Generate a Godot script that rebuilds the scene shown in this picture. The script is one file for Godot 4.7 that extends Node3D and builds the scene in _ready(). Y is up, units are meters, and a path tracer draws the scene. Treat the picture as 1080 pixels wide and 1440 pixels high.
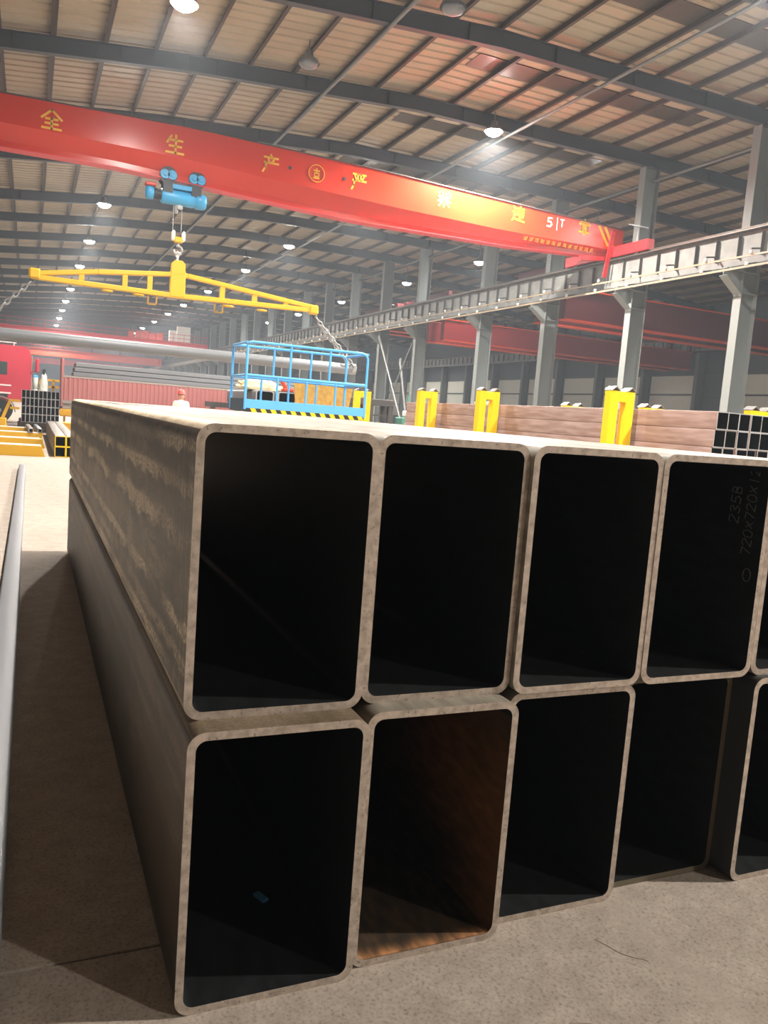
extends Node3D
# A steel-tube warehouse: big rectangular tubes in front, an overhead crane, roof, runway and yard behind.

var used := {}
var M := {}
var rng := RandomNumberGenerator.new()
const ORD := ["first", "second", "third", "fourth", "fifth", "sixth", "seventh", "eighth", "ninth", "tenth", "eleventh", "twelfth"]
const ZEND := -192.0
const ZNEAR := 26.0
var COLZ: Array[float] = []
var ROOF := [Vector2(-9.2, 10.55), Vector2(-1.4, 11.3), Vector2(4, 11.88), Vector2(8, 12.15), Vector2(12, 12.4), Vector2(22.7, 12.45), Vector2(34, 12.3), Vector2(47.2, 11.2)]

# ------------------------------------------------------------------ helpers
func nm(called: String) -> String:
	var n: int = used.get(called, 0)
	used[called] = n + 1
	return called if n == 0 else "%s_%03d" % [called, n]

func thing(called: String, label: String, category: String, at := Vector3.ZERO, group := "") -> Node3D:
	var o := Node3D.new()
	o.name = nm(called)
	o.position = at
	add_child(o)
	tag(o, label, category, group)
	return o

func tag(o: Node3D, label: String, category: String, group := "", kind := "") -> void:
	if label: o.set_meta("label", label)
	if category: o.set_meta("category", category)
	if group: o.set_meta("group", group)
	if kind: o.set_meta("kind", kind)

func struct(called: String, label := "", category := "") -> Node3D:
	var o := Node3D.new()
	o.name = nm(called)
	add_child(o)
	o.set_meta("kind", "structure")
	tag(o, label, category)
	return o

func st0() -> SurfaceTool:
	var st := SurfaceTool.new()
	st.begin(Mesh.PRIMITIVE_TRIANGLES)
	st.set_smooth_group(-1)
	return st

func finish(st: SurfaceTool) -> ArrayMesh:
	st.generate_normals()
	st.index()
	return st.commit()

func inst(called: String, mesh: Mesh, mat: Material, parent: Node, at := Vector3.ZERO) -> MeshInstance3D:
	var o := MeshInstance3D.new()
	o.name = called if parent != self else nm(called)
	o.mesh = mesh
	o.material_override = mat
	o.position = at
	parent.add_child(o, true)
	return o

func part(called: String, st: SurfaceTool, mat: Material, parent: Node, at := Vector3.ZERO) -> MeshInstance3D:
	return inst(called, finish(st), mat, parent, at)

func tri(st: SurfaceTool, a: Vector3, b: Vector3, c: Vector3) -> void:   # a b c run counter-clockwise seen from outside
	st.add_vertex(a); st.add_vertex(c); st.add_vertex(b)

func quad(st: SurfaceTool, a: Vector3, b: Vector3, c: Vector3, d: Vector3) -> void:
	tri(st, a, b, c); tri(st, a, c, d)

func bx(st: SurfaceTool, c: Vector3, s: Vector3, ba := Basis(), ch := 0.0) -> void:
	# a box, its edges chamfered by ch
	if ch <= 0.0:
		var h := s / 2
		var p := []
		for i in 8:
			p.append(c + ba * Vector3(h.x * (1 if i & 1 else -1), h.y * (1 if i & 2 else -1), h.z * (1 if i & 4 else -1)))
		for f in [[0, 2, 3, 1], [4, 5, 7, 6], [0, 4, 6, 2], [1, 3, 7, 5], [0, 1, 5, 4], [2, 6, 7, 3]]:
			quad(st, p[f[0]], p[f[1]], p[f[2]], p[f[3]])
		return
	var hh := s / 2
	var x := hh.x; var y := hh.y; var z := hh.z
	var q := func(v: Vector3) -> Vector3: return c + ba * v
	for sg in [-1.0, 1.0]:
		var fx := [Vector3(sg * x, -y + ch, -z + ch), Vector3(sg * x, y - ch, -z + ch), Vector3(sg * x, y - ch, z - ch), Vector3(sg * x, -y + ch, z - ch)]
		var fy := [Vector3(-x + ch, sg * y, -z + ch), Vector3(-x + ch, sg * y, z - ch), Vector3(x - ch, sg * y, z - ch), Vector3(x - ch, sg * y, -z + ch)]
		var fz := [Vector3(-x + ch, -y + ch, sg * z), Vector3(x - ch, -y + ch, sg * z), Vector3(x - ch, y - ch, sg * z), Vector3(-x + ch, y - ch, sg * z)]
		for f in [fx, fy, fz]:
			if sg > 0: quad(st, q.call(f[0]), q.call(f[1]), q.call(f[2]), q.call(f[3]))
			else: quad(st, q.call(f[3]), q.call(f[2]), q.call(f[1]), q.call(f[0]))
	for sx in [-1.0, 1.0]:
		for sy in [-1.0, 1.0]:
			var e := [Vector3(sx * x, sy * (y - ch), -z + ch), Vector3(sx * (x - ch), sy * y, -z + ch), Vector3(sx * (x - ch), sy * y, z - ch), Vector3(sx * x, sy * (y - ch), z - ch)]
			if sx * sy > 0: quad(st, q.call(e[0]), q.call(e[1]), q.call(e[2]), q.call(e[3]))
			else: quad(st, q.call(e[3]), q.call(e[2]), q.call(e[1]), q.call(e[0]))
			e = [Vector3(sx * x, -y + ch, sy * (z - ch)), Vector3(sx * x, y - ch, sy * (z - ch)), Vector3(sx * (x - ch), y - ch, sy * z), Vector3(sx * (x - ch), -y + ch, sy * z)]
			if sx * sy > 0: quad(st, q.call(e[0]), q.call(e[1]), q.call(e[2]), q.call(e[3]))
			else: quad(st, q.call(e[3]), q.call(e[2]), q.call(e[1]), q.call(e[0]))
			e = [Vector3(-x + ch, sx * y, sy * (z - ch)), Vector3(-x + ch, sx * (y - ch), sy * z), Vector3(x - ch, sx * (y - ch), sy * z), Vector3(x - ch, sx * y, sy * (z - ch))]
			if sx * sy > 0: quad(st, q.call(e[0]), q.call(e[1]), q.call(e[2]), q.call(e[3]))
			else: quad(st, q.call(e[3]), q.call(e[2]), q.call(e[1]), q.call(e[0]))
			for sz in [-1.0, 1.0]:
				var t := [q.call(Vector3(sx * x, sy * (y - ch), sz * (z - ch))), q.call(Vector3(sx * (x - ch), sy * y, sz * (z - ch))), q.call(Vector3(sx * (x - ch), sy * (y - ch), sz * z))]
				if sx * sy * sz > 0: tri(st, t[0], t[1], t[2])
				else: tri(st, t[2], t[1], t[0])

func frame_of(dir: Vector3) -> Basis:   # z along dir
	var z := dir.normalized()
	var up := Vector3.UP if absf(z.y) < 0.95 else Vector3.RIGHT
	var x := up.cross(z).normalized()
	return Basis(x, z.cross(x), z)

func bar(st: SurfaceTool, a: Vector3, b: Vector3, w: float, h: float, ch := 0.0) -> void:
	bx(st, (a + b) / 2, Vector3(w, h, (b - a).length()), frame_of(b - a), ch)

func cyl(st: SurfaceTool, a: Vector3, b: Vector3, r0: float, r1: float, n := 10, caps := true) -> void:
	var f := frame_of(b - a)
	for i in n:
		var t0 := TAU * i / n
		var t1 := TAU * (i + 1) / n
		var d0 := f.x * cos(t0) + f.y * sin(t0)
		var d1 := f.x * cos(t1) + f.y * sin(t1)
		st.set_smooth_group(1)
		quad(st, a + d0 * r0, a + d1 * r0, b + d1 * r1, b + d0 * r1)
		if caps:
			st.set_smooth_group(-1)
			if r0 > 0.0: tri(st, a, a + d1 * r0, a + d0 * r0)
			if r1 > 0.0: tri(st, b, b + d0 * r1, b + d1 * r1)
	st.set_smooth_group(-1)

func lathe(st: SurfaceTool, base: Vector3, axis: Vector3, prof: Array, n := 16) -> void:   # prof: Vector2(radius, along the axis)
	var f := frame_of(axis)
	st.set_smooth_group(2)
	for k in prof.size() - 1:
		var p: Vector2 = prof[k]
		var q: Vector2 = prof[k + 1]
		for i in n:
			var t0 := TAU * i / n
			var t1 := TAU * (i + 1) / n
			var d0 := f.x * cos(t0) + f.y * sin(t0)
			var d1 := f.x * cos(t1) + f.y * sin(t1)
			var a := base + d0 * p.x + f.z * p.y
			var b := base + d1 * p.x + f.z * p.y
			var c := base + d1 * q.x + f.z * q.y
			var d := base + d0 * q.x + f.z * q.y
			if p.x > 1e-5: tri(st, a, b, c)
			if q.x > 1e-5: tri(st, a, c, d)
	st.set_smooth_group(-1)

func pipe_path(st: SurfaceTool, pts: Array, r: float, n := 8) -> void:   # a round bar through points
	var ringp := []
	for i in pts.size():
		var d: Vector3 = (pts[mini(i + 1, pts.size() - 1)] - pts[maxi(i - 1, 0)])
		var f := frame_of(d)
		var row := []
		for k in n:
			row.append(pts[i] + (f.x * cos(TAU * k / n) + f.y * sin(TAU * k / n)) * r)
		ringp.append(row)
	st.set_smooth_group(1)
	for i in pts.size() - 1:
		for k in n:
			quad(st, ringp[i][k], ringp[i][(k + 1) % n], ringp[i + 1][(k + 1) % n], ringp[i + 1][k])
	st.set_smooth_group(-1)
	for k in range(1, n - 1):
		tri(st, ringp[0][0], ringp[0][k + 1], ringp[0][k])
		tri(st, ringp[-1][0], ringp[-1][k], ringp[-1][k + 1])

func prism(st: SurfaceTool, poly: PackedVector2Array, t: Transform3D, depth: float) -> void:   # outline in t's xy plane (counter-clockwise), pushed along +z by depth
	var p := poly
	if Geometry2D.is_polygon_clockwise(p):
		p = p.duplicate()
		p.reverse()
	var ix := Geometry2D.triangulate_polygon(p)
	for i in range(0, ix.size(), 3):
		var a := p[ix[i]]; var b := p[ix[i + 1]]; var c := p[ix[i + 2]]
		if (b - a).cross(c - a) < 0:
			var s := b; b = c; c = s
		tri(st, t * Vector3(a.x, a.y, depth), t * Vector3(b.x, b.y, depth), t * Vector3(c.x, c.y, depth))
		tri(st, t * Vector3(a.x, a.y, 0), t * Vector3(c.x, c.y, 0), t * Vector3(b.x, b.y, 0))
	for i in p.size():
		var a := p[i]
		var b := p[(i + 1) % p.size()]
		quad(st, t * Vector3(a.x, a.y, 0), t * Vector3(b.x, b.y, 0), t * Vector3(b.x, b.y, depth), t * Vector3(a.x, a.y, depth))

func rr(x0: float, y0: float, x1: float, y1: float, r: float, n := 6) -> Array:   # rounded rectangle from the lower left, up the left side, clockwise
	var out := []
	for c in [[x0 + r, y1 - r, PI, PI / 2], [x1 - r, y1 - r, PI / 2, 0.0], [x1 - r, y0 + r, 0.0, -PI / 2], [x0 + r, y0 + r, -PI / 2, -PI]]:
		for i in n + 1:
			var t: float = lerp(c[2], c[3], float(i) / n)
			out.append(Vector2(c[0] + r * cos(t), c[1] + r * sin(t)))
	return out

func wall_mesh(o: Array, z0: float, z1: float, inward: bool, divs := 1) -> ArrayMesh:   # the skin of a tube, uv = (along the tube, round it)
	var st := st0()
	var n := o.size()
	var run := [0.0]
	for i in n:
		run.append(run[-1] + (o[(i + 1) % n] - o[i]).length())
	st.set_smooth_group(1)
	for i in n:
		var a: Vector2 = o[(i + n - 1) % n]
		var b: Vector2 = o[i]
		var s0: float = (run[i - 1] if i else run[n - 1] - run[n]) / run[n]
		var s1: float = run[i] / run[n]
		var lead: float = (o[0] - o[n - 1]).length() / run[n]
		s0 += lead
		s1 += lead
		# start the round at the lower left end of the left side
		for d in divs:
			var za: float = lerp(z0, z1, float(d) / divs)
			var zb: float = lerp(z0, z1, float(d + 1) / divs)
			var ua := float(d) / divs
			var ub := float(d + 1) / divs
			var v := [[Vector3(a.x, a.y, za), Vector2(ua, s0)], [Vector3(b.x, b.y, za), Vector2(ua, s1)], [Vector3(b.x, b.y, zb), Vector2(ub, s1)], [Vector3(a.x, a.y, zb), Vector2(ub, s0)]]
			for k in ([0, 1, 2, 0, 2, 3] if not inward else [0, 2, 1, 0, 3, 2]):
				st.set_uv(v[k][1])
				st.add_vertex(v[k][0])
	st.generate_normals()
	st.index()
	return st.commit()

func ring_mesh(o: Array, i: Array, z: float, front: bool, bevel := 0.002) -> ArrayMesh:
	var st := st0()
	var n := o.size()
	for k in n:
		var m := (k + 1) % n
		var a := Vector3(o[k].x, o[k].y, z); var b := Vector3(o[m].x, o[m].y, z)
		var c := Vector3(i[m].x, i[m].y, z); var d := Vector3(i[k].x, i[k].y, z)
		if front: quad(st, a, d, c, b)
		else: quad(st, a, b, c, d)
	return finish(st)

# ------------------------------------------------------------------ materials
func mat(called: String, c: Color, rough := 0.6, metal := 0.0, spec := 0.5) -> StandardMaterial3D:
	var m := StandardMaterial3D.new()
	m.resource_name = called
	m.albedo_color = c
	m.roughness = rough
	m.metallic = metal
	m.metallic_specular = spec
	M[called] = m
	return m

func c8(r: int, g: int, b: int) -> Color:
	return Color8(r, g, b)

func noise(freq: float, sd: int, oct := 4, type := FastNoiseLite.TYPE_SIMPLEX_SMOOTH) -> FastNoiseLite:
	var f := FastNoiseLite.new()
	f.noise_type = type
	f.frequency = freq
	f.seed = sd
	f.fractal_octaves = oct
	return f

func ntex(freq: float, sd: int, stops: Array, oct := 4, w := 512, h := 512, gain := 0.5) -> NoiseTexture2D:
	var t := NoiseTexture2D.new()
	t.width = w
	t.height = h
	t.seamless = true
	var nz := noise(freq, sd, oct)
	nz.fractal_gain = gain
	t.noise = nz
	var g := Gradient.new()
	g.offsets = PackedFloat32Array(stops.map(func(s): return s[0]))
	g.colors = PackedColorArray(stops.map(func(s): return s[1]))
	t.color_ramp = g
	return t

func tri_mat(called: String, tex: Texture2D, scale: Vector3, rough := 0.7, spec := 0.5, metal := 0.0) -> StandardMaterial3D:
	var m := mat(called, Color.WHITE, rough, metal, spec)
	m.albedo_texture = tex
	m.uv1_triplanar = true
	m.uv1_world_triplanar = true
	m.uv1_scale = scale
	return m

func grey(v: float, tint := Color(1, 1, 1)) -> Color:
	return Color(v * tint.r, v * tint.g, v * tint.b)

func nbytes(f: FastNoiseLite, w: int, h: int, W: int, H: int) -> PackedByteArray:
	var im := f.get_image(w, h, false, false, true)
	im.resize(W, H, Image.INTERPOLATE_CUBIC)
	im.convert(Image.FORMAT_L8)
	return im.get_data()

func steel_texture(sd: int, streaks: Array, strong: float) -> ImageTexture:
	# mill scale on a big tube, unrolled: x along the 6.2 m, y round the perimeter (left side first)
	var W := 1536; var H := 640
	var per := 2.2  # metres round
	var low := nbytes(noise(0.02, sd), 160, 160, W, H)           # long blotches
	var fine := nbytes(noise(0.06, sd + 1, 5), 512, 640, W, H)
	var grain := nbytes(noise(0.25, sd + 2, 3), 1536, 640, W, H)
	var scr := nbytes(noise(0.12, sd + 3, 3), 1536, 48, W, H)     # scratches round the tube
	var wob := noise(0.9, sd + 4, 3)
	var amp := noise(0.7, sd + 5, 3)
	var out := PackedByteArray()
	out.resize(W * H * 3)
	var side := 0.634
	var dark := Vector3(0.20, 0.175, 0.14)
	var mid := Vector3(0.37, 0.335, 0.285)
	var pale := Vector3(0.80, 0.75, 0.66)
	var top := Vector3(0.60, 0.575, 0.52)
	var rust := Vector3(0.25, 0.18, 0.09)
	# dark branching cracks in the scale near the front end
	var crack := {}
	var cr := RandomNumberGenerator.new()
	cr.seed = sd + 9
	if strong > 0.5:
		for k in 11:
			var p := Vector2(cr.randf_range(0.35, 1.1), cr.randf_range(0.36, 0.60))
			var dir := cr.randf_range(-0.5, 0.5)
			for i in cr.randi_range(50, 120):
				dir += cr.randf_range(-0.35, 0.35)
				p += Vector2(cos(dir) * 0.004, sin(dir) * 0.0034)
				var xx := int(p.x / 6.2 * W)
				var yy := int((p.y - 0.043) / per * H)
				if xx >= 0 and xx < W and yy >= 0 and yy < H:
					crack[yy * W + xx] = 1.0
	var sw := []
	for x in W:
		var z := 6.2 * x / W
		var row := []
		for s in streaks:
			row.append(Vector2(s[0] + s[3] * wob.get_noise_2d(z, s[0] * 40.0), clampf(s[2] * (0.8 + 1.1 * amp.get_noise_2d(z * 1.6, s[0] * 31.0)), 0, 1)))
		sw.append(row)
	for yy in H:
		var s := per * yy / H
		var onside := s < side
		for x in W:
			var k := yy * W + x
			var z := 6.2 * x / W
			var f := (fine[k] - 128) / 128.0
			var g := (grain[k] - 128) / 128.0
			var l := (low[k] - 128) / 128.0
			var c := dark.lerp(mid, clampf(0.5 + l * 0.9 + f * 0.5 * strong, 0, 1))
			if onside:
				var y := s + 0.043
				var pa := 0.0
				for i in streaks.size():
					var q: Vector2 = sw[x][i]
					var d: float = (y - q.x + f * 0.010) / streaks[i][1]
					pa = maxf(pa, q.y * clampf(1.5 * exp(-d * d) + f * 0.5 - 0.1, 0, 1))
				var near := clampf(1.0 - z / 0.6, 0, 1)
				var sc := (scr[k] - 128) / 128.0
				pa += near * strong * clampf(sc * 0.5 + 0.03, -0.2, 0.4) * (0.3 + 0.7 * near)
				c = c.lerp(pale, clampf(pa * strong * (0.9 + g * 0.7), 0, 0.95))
				if strong > 0.5:
					var edge := clampf((y - 0.660) / 0.012, 0, 1)
					c = c.lerp(rust, edge * (0.6 + 0.3 * f))
					var blot := clampf((f + 0.2 - absf(y - 0.27) * 2.6) * 2.4, 0, 1) * clampf(1.5 - absf(z - 0.35) * 2.6, 0, 1)
					c = c.lerp(dark * 0.7, blot * 0.7)
					if crack.has(k): c = c.lerp(Vector3(0.09, 0.085, 0.08), 0.75)
			else:
				c = mid.lerp(top, clampf(0.8 + l * 0.5 + f * 0.3, 0, 1)) * (1.7 if s < 0.71 and strong > 0.5 else 1.0)  # upper left bend painted paler, as though light caught it
			c *= 1.0 + g * 0.16
			out[k * 3] = int(clampf(c.x, 0, 1) * 255)
			out[k * 3 + 1] = int(clampf(c.y, 0, 1) * 255)
			out[k * 3 + 2] = int(clampf(c.z, 0, 1) * 255)
	return ImageTexture.create_from_image(Image.create_from_data(W, H, false, Image.FORMAT_RGB8, out))

func rust_texture(sd: int) -> ImageTexture:
	# the bore of the rusty tube: x inward from the mouth, y round (left side first); rust on the right wall and the floor by the mouth
	var W := 512; var H := 512
	var low := nbytes(noise(0.03, sd), 256, 256, W, H)
	var fine := nbytes(noise(0.1, sd + 1, 4), 512, 512, W, H)
	var out := PackedByteArray()
	out.resize(W * H * 3)
	for y in H:
		var s := float(y) / H
		for x in W:
			var k := y * W + x
			var l := (low[k] - 128) / 128.0
			var f := (fine[k] - 128) / 128.0
			var z := 6.2 * x / W
			var a := 0.0
			if s > 0.5 and s < 0.80: a = clampf(1.2 - z * 0.7, 0, 1) * clampf(0.95 - absf(s - 0.62) * 2.5 + l * 0.4, 0, 1)     # right wall
			if s > 0.80: a = clampf(1.1 - z * 1.2 + f * 0.4, 0, 1) * (0.8 + 0.3 * f)                                  # floor
			if s < 0.03: a = maxf(a, 0.4 * clampf(1.0 - z * 2, 0, 1))
			var tone := Vector3(0.52, 0.335, 0.18) if s < 0.80 else Vector3(0.24, 0.18, 0.12).lerp(Vector3(0.75, 0.52, 0.34), clampf(1.0 - z * 22.0, 0, 1))  # floor rust turns pale at the lip, painted for the light there
			var c := Vector3(0.10, 0.10, 0.095).lerp(tone, clampf(a, 0, 1)) * (1.0 + f * 0.2)
			out[k * 3] = int(clampf(c.x, 0, 1) * 255)
			out[k * 3 + 1] = int(clampf(c.y, 0, 1) * 255)
			out[k * 3 + 2] = int(clampf(c.z, 0, 1) * 255)
	return ImageTexture.create_from_image(Image.create_from_data(W, H, false, Image.FORMAT_RGB8, out))

func materials() -> void:
	var t := ntex(0.012, 11, [[0.2, c8(162, 149, 137)], [0.5, c8(172, 159, 147)], [0.8, c8(183, 170, 158)]], 7, 1024, 1024, 0.85)
	var m := tri_mat("concrete", t, Vector3.ONE * 0.4, 0.72, 0.4)
	m.detail_enabled = true
	m.detail_blend_mode = BaseMaterial3D.BLEND_MODE_MUL
	m.detail_albedo = ntex(0.16, 12, [[0.15, grey(0.74)], [0.4, grey(0.96)], [0.85, grey(1.0)]], 3, 1024, 1024, 0.7)
	m.heightmap_enabled = true
	m.heightmap_texture = ntex(0.05, 13, [[0.0, grey(0)], [1.0, grey(1)]], 5)
	m.heightmap_scale = 0.06
	mat("crack", c8(134, 122, 111), 0.9)
	mat("slab_joint", c8(70, 64, 56), 0.9)
	mat("roof_sheet", c8(164, 152, 132), 0.6)
	mat("roof_slab", c8(60, 60, 60), 0.9)
	mat("skylight", c8(74, 68, 62), 0.35)
	mat("purlin", c8(72, 62, 56), 0.6)
	mat("rafter", c8(66, 70, 76), 0.55)
	mat("column", c8(124, 128, 126), 0.55)
	mat("column_dark", c8(108, 114, 114), 0.55)
	tri_mat("runway", ntex(0.01, 21, [[0.2, c8(108, 108, 106)], [0.8, c8(124, 124, 120)]]), Vector3.ONE * 0.3, 0.55)
	mat("stiffener", c8(84, 84, 84), 0.6)
	mat("rail", c8(96, 88, 82), 0.45, 0.4)
	mat("conductor", c8(140, 122, 98), 0.45)
	mat("insulator", c8(232, 228, 220), 0.4)
	mat("crane_red", c8(200, 47, 19), 0.27, 0.0, 0.42)
	mat("crane_red_flat", c8(200, 30, 36), 0.45)
	mat("crane_dark_red", c8(84, 22, 28), 0.5)
	mat("crane_maroon", c8(140, 30, 32), 0.45)
	mat("crane_orange", c8(222, 72, 34), 0.4)  # far crane red tinted as brightly lit; also an orange bar
	mat("low_bounce_grey", c8(74, 62, 58), 0.8)  # girder top plate, kept dark to cut red bounce on the roof
	mat("letter_yellow", c8(236, 176, 28), 0.5)
	mat("letter_white", c8(236, 226, 226), 0.5)
	mat("beam_yellow", c8(210, 162, 16), 0.42)
	mat("post_yellow", c8(248, 206, 6), 0.42)
	mat("rack_yellow", c8(206, 156, 12), 0.6)
	mat("hoist_blue", c8(58, 150, 200), 0.4)
	mat("hoist_dark", c8(44, 48, 54), 0.5)
	mat("hoist_red", c8(190, 66, 50), 0.5)
	mat("chain", c8(160, 160, 160), 0.35, 0.5)
	mat("chain_dark", c8(146, 146, 146), 0.4, 0.4)
	mat("floor_bar", c8(120, 122, 127), 0.45, 0.15)
	mat("grey_tube", c8(116, 119, 123), 0.45, 0.2)
	mat("cage_blue", c8(96, 180, 240), 0.42)
	mat("cage_dark", c8(66, 86, 106), 0.6)
	mat("hazard_black", c8(30, 32, 34), 0.6)
	tri_mat("ochre_board", ntex(0.02, 31, [[0.2, c8(146, 106, 22)], [0.8, c8(176, 134, 36)]]), Vector3.ONE * 0.6, 0.6)
	tri_mat("brown_tube", ntex(0.02, 32, [[0.2, c8(150, 118, 108)], [0.8, c8(178, 150, 142)]]), Vector3(0.6, 1.2, 0.12), 0.55)
	mat("tube_edge", c8(170, 170, 172), 0.5, 0.2)
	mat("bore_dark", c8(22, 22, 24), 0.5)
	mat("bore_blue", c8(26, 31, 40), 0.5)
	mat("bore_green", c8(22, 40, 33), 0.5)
	tri_mat("dark_tube", ntex(0.03, 33, [[0.2, c8(92, 82, 76)], [0.8, c8(130, 118, 110)]]), Vector3(0.6, 1.2, 0.12), 0.55)
	m = tri_mat("cut_steel", ntex(0.03, 34, [[0.15, c8(148, 135, 123)], [0.45, c8(168, 154, 141)], [0.8, c8(184, 168, 155)]], 5), Vector3.ONE * 1.6, 0.5, 0.5, 0.1)
	m.detail_enabled = true
	m.detail_blend_mode = BaseMaterial3D.BLEND_MODE_MUL
	m.detail_albedo = ntex(0.09, 35, [[0.12, grey(0.55)], [0.24, grey(0.97)], [0.8, grey(1.0)]], 4)
	tri_mat("tube_steel", ntex(0.02, 36, [[0.2, c8(112, 105, 94)], [0.5, c8(138, 131, 119)], [0.8, c8(164, 157, 143)]], 5), Vector3(1.2, 1.2, 0.25), 0.45, 0.5, 0.1)
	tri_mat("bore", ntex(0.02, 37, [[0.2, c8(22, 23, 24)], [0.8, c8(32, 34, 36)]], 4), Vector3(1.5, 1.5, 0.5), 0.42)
	mat("cut_dirty_shaded", c8(96, 86, 70), 0.6)  # dirty cut end, also darkened for the shadow it sits in
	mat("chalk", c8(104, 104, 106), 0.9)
	mat("shaded_dark_scale", c8(52, 52, 51), 0.5)  # black mill scale, darkened further for the shade between the tubes
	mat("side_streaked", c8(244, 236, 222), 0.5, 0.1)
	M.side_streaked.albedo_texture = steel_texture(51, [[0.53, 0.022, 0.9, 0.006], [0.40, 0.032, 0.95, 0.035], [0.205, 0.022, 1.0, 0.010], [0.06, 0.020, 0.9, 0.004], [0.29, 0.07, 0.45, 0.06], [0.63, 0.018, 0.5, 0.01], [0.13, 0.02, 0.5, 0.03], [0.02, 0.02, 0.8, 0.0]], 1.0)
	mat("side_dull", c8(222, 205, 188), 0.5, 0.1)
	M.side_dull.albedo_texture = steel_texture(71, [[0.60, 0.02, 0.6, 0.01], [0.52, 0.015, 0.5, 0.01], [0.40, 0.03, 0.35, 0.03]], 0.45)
	mat("bore_rusty", Color.WHITE, 0.55)
	M.bore_rusty.albedo_texture = rust_texture(81)
	mat("truck_red", c8(200, 62, 80), 0.35)
	mat("trailer_red", c8(172, 106, 104), 0.6)
	mat("trailer_grey", c8(150, 140, 132), 0.6)
	mat("tyre", c8(38, 40, 42), 0.8)
	mat("hub", c8(120, 122, 122), 0.5, 0.3)
	mat("glass", c8(70, 84, 84), 0.1)
	mat("white_wrap", c8(216, 220, 214), 0.6)
	mat("cream_tarp", c8(220, 204, 164), 0.75)
	mat("teal", c8(84, 140, 126), 0.5)
	mat("dark_steel", c8(74, 72, 74), 0.55)
	mat("wall_pale", c8(226, 227, 216), 0.6)
	mat("wall_grey", c8(84, 90, 95), 0.65)
	mat("wall_blue", c8(120, 134, 150), 0.65)
	mat("wall_front", c8(120, 118, 112), 0.8)
	mat("girt", c8(84, 90, 94), 0.6)
	mat("skin", c8(196, 146, 120), 0.6)
	mat("shirt_white", c8(226, 220, 206), 0.8)
	mat("trousers", c8(52, 58, 72), 0.85)
	mat("helmet_red", c8(214, 70, 62), 0.35)
	mat("eye", c8(24, 20, 18), 0.4)
	mat("hair", c8(30, 26, 24), 0.7)
	mat("shoe", c8(34, 32, 30), 0.7)
	mat("lamp_housing", c8(120, 124, 128), 0.4, 0.3)
	m = mat("lamp_glow", c8(255, 252, 244), 0.5)
	m.emission_enabled = true
	m.emission = Color(1.0, 0.98, 0.95)
	m.emission_energy_multiplier = 60.0
	m = mat("window_glow", c8(220, 232, 224), 0.5)
	m.emission_enabled = true
	m.emission = Color(0.80, 0.90, 0.84)
	m.emission_energy_multiplier = 0.9

# ------------------------------------------------------------------ setting
func roof_y(x: float) -> float:
	for i in ROOF.size() - 1:
		if x <= ROOF[i + 1].x or i == ROOF.size() - 2:
			return lerp(ROOF[i].y, ROOF[i + 1].y, (x - ROOF[i].x) / (ROOF[i + 1].x - ROOF[i].x))
	return 12.0

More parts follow.
